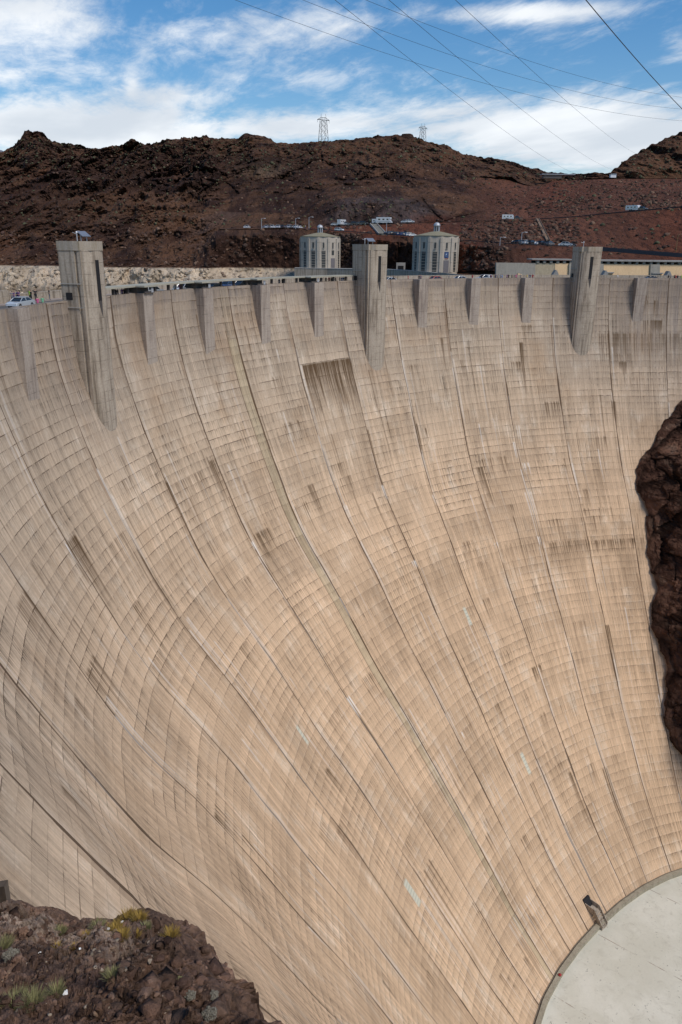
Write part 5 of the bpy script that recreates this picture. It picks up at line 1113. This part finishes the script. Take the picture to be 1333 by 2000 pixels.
scatter('bedrock_blocks', [(0, 330, 1790, 2000, 90), (280, 470, 1850, 2000, 90), (0, 60, 1770, 1800, 8)], M_ROCKN, 33, .07, .30, .5, [(.15, .088, .062), (.10, .06, .046), (.20, .125, .09)], ftree, 2)
scatter('stones', [(0, 250, 1775, 2000, 200), (150, 330, 1790, 2000, 90), (300, 480, 1830, 2000, 40), (60, 330, 1840, 1900, 130)], M_ROCKN, 15, .012, .10, .5, [(.16, .095, .065), (.09, .055, .042), (.24, .16, .11), (.12, .075, .055), (.36, .29, .22)], ftree, 2)
scatter('pale_rubble', [(0, 600, 526, 575, 350)], M_ROCK, 5, .3, 2.0, .6, [(.52, .42, .31), (.40, .32, .24), (.22, .16, .12)])
scatter('desert_scrub', [(0, 900, 272, 330, 900), (900, 1150, 300, 360, 260), (1190, 1333, 265, 350, 200), (0, 800, 300, 440, 500), (900, 1333, 380, 480, 70), (0, 1150, 268, 300, 600)], simple('scrub_leaves', (.075, .075, .038), .9, scale=.3, var=.3), 9, .4, 1.3, .8, [(.06, .065, .035)])

# ------------------------------------------------------------------ vehicles
PAINT = {n_: None for n_ in ()}
def paint(name, c): 
    m, t, b = mat('paint_'+name); setp(t, b, c, .3, .15, .5); b.inputs['Coat Weight'].default_value = .6; return m
P_SILVER, P_WHITE, P_BLACK, P_RED, P_BLUE, P_GREY = paint('silver', (.52, .56, .60)), paint('white', (.66, .67, .68)), paint('black', (.025, .028, .032)), paint('red', (.42, .03, .02)), paint('blue', (.05, .09, .20)), paint('grey', (.17, .18, .19))
def car_proto(kind):
    """+x is the front; origin on the road under the centre"""
    if kind == 'sedan': Lc, W, prof, gl = 4.7, 1.8, [(-2.33, .35), (-2.36, .75), (-2.2, .98), (-1.55, 1.02), (1.05, .95), (2.0, .82), (2.32, .66), (2.36, .38)], [(-1.75, .99), (-1.0, 1.40), (-.1, 1.46), (.5, 1.40), (1.25, .95)]
    elif kind == 'suv': Lc, W, prof, gl = 4.8, 1.9, [(-2.36, .4), (-2.4, .9), (-2.3, 1.1), (-1.5, 1.12), (1.0, 1.1), (2.1, 1.0), (2.36, .8), (2.4, .42)], [(-2.25, 1.1), (-2.0, 1.66), (-1.0, 1.76), (.3, 1.72), (1.15, 1.1)]
    else: Lc, W, prof, gl = 5.6, 1.95, [(-2.8, .5), (-2.8, 1.15), (-.8, 1.15), (1.3, 1.12), (2.5, 1.02), (2.78, .8), (2.8, .45)], [(-.75, 1.13), (-.6, 1.80), (.3, 1.84), (.75, 1.78), (1.45, 1.12)]
    T = empty('parked_car', (0, 0, 0))
    def loft(pf, cuts, ins, m, name, par, zt=None):
        bm = bmesh.new(); rings = []
        for y_, k in cuts:
            cz = min(z_ for _, z_ in pf); rings.append([bm.verts.new((x_*(1-ins*k), y_, cz+(z_-cz)*(1-.06*k))) for x_, z_ in pf])
        for a_, b_ in zip(rings[:-1], rings[1:]):
            for i in range(len(pf)): bm.faces.new((a_[i], a_[(i+1) % len(pf)], b_[(i+1) % len(pf)], b_[i]))
        bm.faces.new(list(reversed(rings[0]))); bm.faces.new(rings[-1]); bmesh.ops.recalc_face_normals(bm, faces=bm.faces)
        me = bpy.data.meshes.new(name); bm.to_mesh(me); bm.free(); return link_mesh(name, me, [m], par)
    h = W/2
    bd = loft(prof, [(-h, 1), (-h*.93, .3), (-h*.8, 0), (h*.8, 0), (h*.93, .3), (h, 1)], .03, P_SILVER, 'body', T)
    cab = MB(); hw0, hw1 = h*.92, h*.74; g = gl; V = []
    zt = max(z_ for _, z_ in g)
    for s in (-1, 1):
        for x_, z_ in g: k = (z_-g[0][1])/(zt-g[0][1]); V.append((x_, s*(hw0*(1-k)+hw1*k), z_))
    nn = len(g); F = [tuple(range(nn)), tuple(reversed(range(nn, 2*nn)))]+[(i+1, i, nn+i, nn+i+1) for i in range(nn-1)]+[(0, nn-1, 2*nn-1, nn)]
    cab.add(V, F); cab.build('window', [M_GLASS], T, bevel=.03)
    rf = MB(); tp = [(x_, z_) for x_, z_ in g if z_ > zt-.12]; x0, x1 = tp[0][0], tp[-1][0]
    rf.box(((x0+x1)/2, 0, zt-.0), (x1-x0+.25, hw1*2+.04, .09)); 
    for s in (-1, 1):
        for (a_, b_) in ((g[0], tp[0]), (g[-1], tp[-1]), ((x0*.45+x1*.55, g[0][1]), (x0*.45+x1*.55, zt))):
            rf.tube([(a_[0], s*hw0, a_[1]), (b_[0], s*(hw1+.01), b_[1])], .045, 5)
    rf.build('cabin_roof', [P_SILVER], T, bevel=.0)
    for x_ in (-Lc*.29, Lc*.31):
        for s in (-1, 1):
            q = MB(); rr_ = .34 if kind == 'sedan' else .39; n_ = 16; V = []
            for yy in (s*(h-.22), s*(h+.01)):
                for k in range(n_): V.append((x_+rr_*math.cos(k*2*math.pi/n_), yy, rr_+rr_*math.sin(k*2*math.pi/n_)))
            q.add(V, [tuple(range(n_)), tuple(range(n_, 2*n_))]+[(k, (k+1) % n_, n_+(k+1) % n_, n_+k) for k in range(n_)]); wq = q.build('wheel', [M_TYRE], T)
            q = MB(); V = [(x_+.6*rr_*math.cos(k*2*math.pi/n_), s*(h+.02), rr_+.6*rr_*math.sin(k*2*math.pi/n_)) for k in range(n_)]+[(x_, s*(h+.0), rr_)]; q.add(V, [(k, (k+1) % n_, n_) for k in range(n_)]); q.build('rim', [M_RIM], wq)
    zf = prof[-2][1]
    for s in (-1, 1):
        q = MB(); q.box((prof[-2][0]-.12, s*h*.72, zf), (.32, .36, .14)); q.build('headlight', [M_LAMP], T)
        q = MB(); q.box((prof[1][0]+.08, s*h*.74, prof[1][1]+.05), (.2, .34, .14)); q.build('tail_light', [M_REDC], T)
    if kind == 'pickup': q = MB(); q.box((-1.8, 0, 1.16), (1.85, W*.8, .02)); q.build('cargo_bed', [M_DARK], T)
    return T
PRO = {k: car_proto(k) for k in ('sedan', 'suv', 'pickup')}
used = set()
def place_car(kind, P_, heading, pm, label, group=None, scale=1.0):
    if kind in used: o = copy_tree(PRO[kind])
    else: o = PRO[kind]; used.add(kind)
    o.location = tuple(P_); o.rotation_euler = (0, 0, heading); tag(o, label, 'car', group)
    for c in o.children:
        if c.name.split('.')[0] in ('body', 'cabin_roof'):
            c.material_slots[0].link = 'OBJECT'; c.material_slots[0].material = pm
    return o
def on_road(x, y, z=-1.09): return atz(x, y, z)
def tang(P_): return math.atan2(P_[1], P_[0])+math.pi/2
def crest_car(x, r, kind, pm, label, flip=False):
    """car on the crest road in the direction of pixel x, at radius r"""
    v = ray(x, 560); v = v/np.linalg.norm(v[:2]); a_ = v[0]**2+v[1]**2; b_ = 2*(CAM[0]*v[0]+CAM[1]*v[1]); c_ = CAM[0]**2+CAM[1]**2-r*r; t_ = (-b_+math.sqrt(b_*b_-4*a_*c_))/(2*a_)
    P_ = CAM+v*t_; P_[2] = -1.09; return place_car(kind, P_, tang(P_)+(math.pi if flip else 0), pm, label, 'cars on the crest road')
crest_car(37, 145.6, 'sedan', P_SILVER, 'silver sedan on the crest road at far left, fully in view')
crest_car(298, 143.2, 'suv', P_WHITE, 'white car under the canopy just right of the first shelter', True)
crest_car(359, 143.2, 'suv', P_WHITE, 'white car under the canopy just left of the second shelter')
crest_car(418, 143.2, 'sedan', P_BLACK, 'dark sedan under the canopy just right of the second shelter')
crest_car(448, 144.6, 'pickup', P_BLUE, 'dark blue pickup under the canopy, third opening right of the second shelter')
crest_car(471, 143.2, 'suv', P_BLACK, 'black car under the canopy, right behind the dark blue pickup')
crest_car(760, 142.6, 'sedan', P_WHITE, 'white car emerging right beside the middle crest tower')
crest_car(849, 143.0, 'sedan', P_RED, 'red car on the crest road below the right intake tower')
crest_car(897, 142.6, 'sedan', P_WHITE, 'white car on the crest road just right of the red car')
crest_car(944, 142.8, 'suv', P_WHITE, 'white car on the crest road at the left of the crowd of walkers')
crest_car(1272, 142.6, 'sedan', P_BLACK, 'dark car roof showing over the parapet at far right', True)
def hill_car(kind, x, row, back, t_, pm, label, hd=None, grp='cars parked along the hill roads'):
    a_ = rowat(row, x, t_, back); b_ = rowat(row, x+6, t_, back); h_ = math.atan2(b_[1]-a_[1], b_[0]-a_[0]); a_[2] += .45
    return place_car(kind, a_, h_ if hd is None else h_+hd, pm, label, grp)
rg = random.Random(3); pm_ = [P_WHITE, P_SILVER, P_BLACK, P_GREY, P_BLUE, P_WHITE]
names = {id(P_WHITE): 'white', id(P_SILVER): 'silver', id(P_BLACK): 'black', id(P_GREY): 'grey', id(P_BLUE): 'blue', id(P_RED): 'red'}
ordn = ['first', 'second', 'third', 'fourth', 'fifth', 'sixth', 'seventh', 'eighth', 'ninth', 'tenth', 'eleventh', 'twelfth', 'thirteenth', 'fourteenth']
def lot(xs, row, back, t_, where, kinds=('sedan', 'suv'), pms=None, hd=None):
    for k, x in enumerate(xs):
        pm = pms[k % len(pms)] if pms else pm_[rg.randrange(6)]; hill_car(kinds[k % len(kinds)], x, row, back, t_, pm, '%s car, %s %s' % (names[id(pm)], ordn[k], where), hd)
lot([481, 484.5], rD, rE, .3, 'of the pair at the far left end of the parking terrace', pms=[P_WHITE, P_WHITE], hd=math.pi/2)
lot([517, 522, 527, 533, 538, 544, 548.5, 553, 561, 567, 572, 580, 586], rD, rE, .12, 'from the left in the row on the parking terrace', pms=[P_GREY, P_SILVER, P_GREY, P_WHITE, P_WHITE, P_SILVER, P_WHITE, P_BLACK, P_GREY, P_SILVER, P_GREY, P_SILVER, P_WHITE], hd=math.pi/2)
lot([655, 672, 678, 694, 703, 711], rE, rF, .3, 'from the left on the middle road, right of the left dome', pms=[P_WHITE, P_SILVER, P_GREY, P_BLACK, P_GREY, P_BLACK])
hill_car('suv', 663, rC, rD, .3, P_WHITE, 'white van-like car on the lower road right of the left intake tower roof')
lot([759, 765, 771, 777, 783, 789, 795, 801, 806], rC, rD, .35, 'from the left in the lower road row by the right dome', pms=[P_BLACK, P_GREY, P_BLACK, P_BLACK, P_BLUE, P_BLUE, P_GREY, P_WHITE, P_WHITE], hd=1.2)
lot([792, 801], rE, rF, .3, 'of the pair on the middle road left of the right dome', pms=[P_SILVER, P_WHITE])
lot([1007, 1014, 1021, 1027, 1033, 1039, 1052, 1059, 1066, 1074], rC, rD, .4, 'from the left in the lower road row below the trailer', pms=[P_BLACK, P_BLACK, P_GREY, P_WHITE, P_SILVER, P_BLACK, P_WHITE, P_BLACK, P_BLACK, P_GREY], hd=1.2)
lot([1102, 1108, 1115], rC, rD, .4, 'of three cars just left of the farthest crest tower top', pms=[P_WHITE, P_SILVER, P_BLACK])
# travel trailers and motorhome
def box_vehicle(name, L_, W, H, label, cat, P_, h_, cab=False):
    T = empty(name, tuple(P_), h_, label, cat); p = MB(); V = []
    pr = [(-L_/2, .5), (-L_/2, H), (L_/2-.5, H), (L_/2-.1, H*.75), (L_/2, H*.45), (L_/2, .5)]
    if cab: pr = [(-L_/2, .5), (-L_/2, H), (L_/2-.6, H), (L_/2-.5, H*.68), (L_/2-1.1, H*.62), (L_/2-.4, H*.38), (L_/2, H*.33), (L_/2, .5)]
    for s in (-1, 1): V += [(x_, s*W/2, z_) for x_, z_ in pr]
    n_ = len(pr); p.add(V, [tuple(range(n_)), tuple(reversed(range(n_, 2*n_)))]+[(i, (i+1) % n_, n_+(i+1) % n_, n_+i) for i in range(n_)]); p.build('body', [P_WHITE], T, bevel=.04)
    for s in (-1, 1):
        for x_ in (-L_*.3, -L_*.02, L_*.25):
            p = MB(); p.box((x_, s*(W/2+.01), H*.66), (L_*.13, .04, H*.2)); p.build('window', [M_GLASS], T)
        p = MB(); p.box((0, s*(W/2+.012), H*.36), (L_*.9, .03, .16)); p.build('side_stripe', [P_GREY], T)
        for x_ in ((-L_*.12, -L_*.0) if not cab else (-L_*.25, L_*.3)):
            p = MB(); V = [(x_+.38*math.cos(k*math.pi/6), s*(W/2-.2)+yy, .38+.38*math.sin(k*math.pi/6)) for yy in (0, s*.22) for k in range(12)]; p.add(V, [tuple(range(12)), tuple(range(12, 24))]+[(k, (k+1) % 12, 12+(k+1) % 12, 12+k) for k in range(12)]); p.build('wheel', [M_TYRE], T)
    return T
def hpos(x, row, back, t_): 
    a_ = rowat(row, x, t_, back); b_ = rowat(row, x+6, t_, back); a_[2] += .45; return a_, math.atan2(b_[1]-a_[1], b_[0]-a_[0])
a_, h_ = hpos(992, rE, rF, .4); box_vehicle('travel_trailer', 6.0, 2.3, 2.6, 'white travel trailer with dark windows on the middle road, left of its dark tow truck', 'trailer', a_, h_)
hill_car('pickup', 1009, rE, rF, .4, P_BLACK, 'dark pickup towing the left white trailer on the middle road')
a_, h_ = hpos(1236, rE, rF, .4); box_vehicle('travel_trailer', 6.8, 2.3, 2.6, 'white travel trailer climbing the middle road at far right', 'trailer', a_, h_)
hill_car('pickup', 1253, rE, rF, .4, P_BLACK, 'dark pickup pulling the far right white trailer uphill')
a_, h_ = hpos(751, rE, rF, .25); box_vehicle('motorhome', 8.5, 2.5, 3.3, 'large white motorhome on the middle road above the drainage channel', 'motorhome', a_, h_, True)
a_, h_ = hpos(738, rE, rF, .5); box_vehicle('camper_van', 6.0, 2.2, 2.6, 'white camper just left of the large motorhome', 'camper', a_, h_, True)
a_, h_ = hpos(668, rE, rF, .2); box_vehicle('camper_van', 6.0, 2.3, 3.0, 'white camper van alone on the middle road right of the left intake dome', 'camper', a_, h_+1.4, True)

# ------------------------------------------------------------------ people
M_SKIN = simple('skin_tan', (.42, .26, .18), .6); M_HAIR = simple('hair_dark', (.04, .028, .02), .8)
CLOTH = {n_: simple('cloth_'+n_, c, .85) for n_, c in dict(black=(.02, .02, .025), navy=(.03, .05, .11), red=(.36, .03, .04), pink=(.5, .10, .22), green=(.16, .42, .25), white=(.68, .68, .68), blue=(.08, .2, .45), grey=(.22, .22, .23), yellow=(.55, .42, .08), denim=(.07, .10, .17), khaki=(.3, .24, .16), purple=(.16, .07, .2), lime=(.35, .55, .06)).items()}
def person_proto(arm):
    vs = [(0, 0, .95), (0, 0, 1.12), (0, 0, 1.30), (0, 0, 1.46), (0, 0, 1.53), (.01, 0, 1.64), (0, 0, 1.74)]; es = [(0, 1), (1, 2), (2, 3), (3, 4), (4, 5), (5, 6)]; rr_ = [(.12, .15), (.11, .135), (.12, .165), (.10, .13), (.05, .055), (.095, .08), (.07, .065)]
    def add(v, r, par): vs.append(v); rr_.append(r); es.append((par, len(vs)-1)); return len(vs)-1
    for s in (-1, 1):
        a_ = add((0, s*.10, .90), (.095, .09), 0); a_ = add((.015, s*.11, .50), (.062, .058), a_); a_ = add((-.02, s*.115, .10), (.042, .04), a_); a_ = add((.06, s*.12, .045), (.05, .045), a_); add((.16, s*.125, .035), (.035, .04), a_)
        b_ = add((0, s*.20, 1.42), (.06, .055), 3)
        if arm == 0: b_ = add((-.01, s*.25, 1.14), (.042, .042), b_); b_ = add((.05, s*.26, .90), (.03, .03), b_); add((.08, s*.26, .80), (.03, .022), b_)
        else: b_ = add((.05, s*.27, 1.16), (.042, .042), b_); b_ = add((.28, s*.18, 1.2), (.03, .03), b_); add((.38, s*.13, 1.24), (.03, .022), b_)
    me = bpy.data.meshes.new('person'); me.from_pydata(vs, es, []); o = bpy.data.objects.new('person', me); COL.objects.link(o)
    md = o.modifiers.new('skin', 'SKIN')
    for i, r_ in enumerate(rr_): me.skin_vertices[0].data[i].radius = r_
    me.skin_vertices[0].data[0].use_root = True
    md2 = o.modifiers.new('sub', 'SUBSURF'); md2.levels = 1
    dg = bpy.context.evaluated_depsgraph_get(); dg.update(); ev = o.evaluated_get(dg); m2 = bpy.data.meshes.new_from_object(ev); bpy.data.objects.remove(o); m2.name = 'person'
    m2.materials.clear()
    for m_ in (M_SKIN, CLOTH['navy'], CLOTH['denim'], M_HAIR): m2.materials.append(m_)
    for pl_ in m2.polygons:
        c = pl_.center; pl_.use_smooth = True
        pl_.material_index = 3 if (c.z > 1.70 or (c.z > 1.60 and c.x < -.02)) else 0 if c.z > 1.50 else (0 if (abs(c.y) > .205 and c.z < 1.24) or (c.x > .17 and c.z > 1.) else 1 if c.z > .93 else 2 if c.z > .08 else 3)
    return m2
PM = [person_proto(0), person_proto(1)]
npers = [0]
def person(P_, rz, shirt, pants, label, hgt=1.0, grp='people walking on the crest'):
    o = bpy.data.objects.new('person', PM[npers[0] % 2]); npers[0] += 1; COL.objects.link(o); o.location = tuple(P_); o.rotation_euler = (0, 0, rz); o.scale = (hgt,)*3
    for i, m_ in ((1, CLOTH[shirt]), (2, CLOTH[pants])): o.material_slots[i].link = 'OBJECT'; o.material_slots[i].material = m_
    return tag(o, label, 'person', grp)
def walker(x, r, shirt, pants, label, hgt=1.0, z=-.94):
    v = ray(x, 560); v = v/np.linalg.norm(v[:2]); b_ = 2*(CAM[0]*v[0]+CAM[1]*v[1]); c_ = CAM[0]**2+CAM[1]**2-r*r; a_ = v[0]**2+v[1]**2; t_ = (-b_+math.sqrt(b_*b_-4*a_*c_))/(2*a_); P_ = CAM+v*t_; P_[2] = z
    person(P_, rg.uniform(0, 6.28), shirt, pants, label, hgt)
for x, r, s_, p_, l_ in ((22, 150.6, 'grey', 'denim', 'person in grey behind the hood of the silver sedan'), (25.5, 150.3, 'purple', 'black', 'person in purple behind the silver sedan windscreen'), (32, 150.8, 'navy', 'denim', 'person in navy behind the roof of the silver sedan'), (35, 150.4, 'purple', 'navy', 'dark-clothed person beside the one in navy behind the silver sedan'), (57, 150.6, 'lime', 'black', 'person in lime green behind the boot of the silver sedan'), (59, 149.6, 'black', 'black', 'tall person in black behind the silver sedan tail'), (66.5, 150.6, 'black', 'navy', 'person in black right of the silver sedan, by the wall'), (68.5, 150.2, 'black', 'black', 'second person in black right of the silver sedan, by the wall')):
    walker(x, r, s_, p_, l_, 1.02)
walker(70.5, 140.6, 'pink', 'khaki', 'person in pink beside the parapet right of the silver sedan', .96); walker(80.5, 140.6, 'green', 'khaki', 'person in green beside the parapet left of the nearest tower', .96); walker(95, 150.4, 'black', 'denim', 'lone dark figure by the upstream wall left of the nearest tower', .98)
nm = 0
for x, s_ in ((222, 'white'), (226, 'black'), (230, 'black'), (238, 'purple'), (243, 'black'), (341, 'white'), (343.5, 'navy'), (304, 'blue'), (352, 'pink')):
    nm += 1; walker(x, 140.2, s_, 'black', '%s-clothed person under the canopy, %s from the nearest crest tower' % (s_, ordn[nm-1]), 1.06)
nm = 0
for x, s_ in ((546, 'navy'), (552, 'black'), (637, 'black'), (643, 'red'), (648, 'black'), (652, 'grey'), (656, 'black'), (664, 'navy'), (668, 'blue'), (671, 'blue'), (674, 'navy')):
    nm += 1; walker(x, 140.2, s_, 'black', '%s-clothed person under the canopy near the middle tower, %s from left' % (s_, ordn[nm-1]), 1.07)
for x, s_, l_ in ((769, 'black', 'person in black just right of the first white car by the middle tower'), (797, 'red', 'small figure in red between the middle tower and the red car'), (818, 'black', 'person in black left of the red car'), (820.5, 'grey', 'person in grey left of the red car'), (822, 'purple', 'child-sized figure in purple left of the red car'), (876, 'grey', 'lone figure in grey between the red and the second white car')):
    walker(x, 140.4, s_, 'black', l_, 1.08)
nm = 0
for x, s_ in ((922, 'red'), (940, 'black'), (954, 'white'), (958, 'red'), (964, 'khaki'), (967, 'navy'), (972, 'grey'), (977, 'white'), (980, 'blue')):
    nm += 1; walker(x, 140.4+(nm % 3)*.25, s_, 'denim', 'walker in %s, %s from left in the crowd beside the white car' % (s_, ordn[nm-1]), 1.06)
nm = 0
for x, s_ in ((989, 'purple'), (992, 'black'), (999, 'khaki'), (1003, 'navy'), (1007, 'pink'), (1015, 'grey'), (1028, 'yellow'), (1032, 'white'), (1034, 'navy'), (1039, 'red')):
    nm += 1; walker(x, 140.4+(nm % 3)*.25, s_, 'black', 'walker in %s, %s from left in the crowd nearest the far tower' % (s_, ordn[nm-1]), 1.06)
for x, s_, l_ in ((1204.5, 'white', 'lone person in white leaning at the parapet right of the farthest tower'), (1303, 'black', 'person in black, leftmost of the group at the far right of the crest'), (1307, 'grey', 'person in grey, second in the group at the far right of the crest'), (1315, 'black', 'person in black, third in the group at the far right'), (1317.5, 'red', 'person in red, fourth in the group at the far right'), (1321, 'black', 'person in black, fifth in the group at the far right'), (1329, 'lime', 'person in lime green at the very right edge of the crest')):
    walker(x, 140.3, s_, 'black', l_, 1.08)
for x, s_, l_ in ((594, 'lime', 'worker in lime vest on the terrace left of the left intake dome'), (597, 'white', 'person in white beside the lime-vested worker on the terrace'), (607, 'lime', 'second lime-vested worker just left of the left intake dome')):
    a_ = rowat(rC, x, .3, rD); a_[2] += .4; person(a_, 0, s_, 'navy', l_, 1.1, 'people on the hill terrace')

# ------------------------------------------------------------------ light poles
def pole(P_, H, label, m=None, double=False):
    H *= .8
    T = empty('street_lamp', tuple(P_), YAW-math.pi/2, label, 'street lamp', 'tall lamp posts along the hill roads')
    p = MB(); p.tube([(0, 0, -.3), (0, 0, H)], [.18, .11], 6); p.build('pole', [m or M_GALV], T); p = MB(); p.tube([(0, 0, H-.2), (1.2, 0, H+.15), (1.7, 0, H+.1)], .08, 5); p.build('arm', [m or M_GALV], T)
    p = MB(); p.box((1.9, 0, H+.08), (.9, .35, .18)); p.build('lamp_head', [M_WHITE], T)
M_RUST = simple('rust_brown', (.20, .12, .05), .7)
for x, row, back, t_, H, l_ in ((511.5, rC, rD, .5, 7, 'lamp post at the left end of the parking terrace'), (578, rC, rD, .5, 7, 'lamp post in the middle of the parking terrace'), (604, rC, rD, .5, 8, 'lamp post just left of the left intake dome'), (976, rC, rB, .25, 6.5, 'pale lamp post on the slope above the crowd of walkers'), (1018, rC, rD, .9, 6.5, 'thin post behind the cars parked on the lower road'), (755, rC, rD, .1, 8.5, 'thin lamp post at the left end of the car row near the drainage channel'), (1320, rD, rE, .08, 8, 'rusty post on the slope at far right')):
    P_ = rowat(row, x, t_, back); pole(P_, H, l_, M_RUST if 'rusty' in l_ else None)
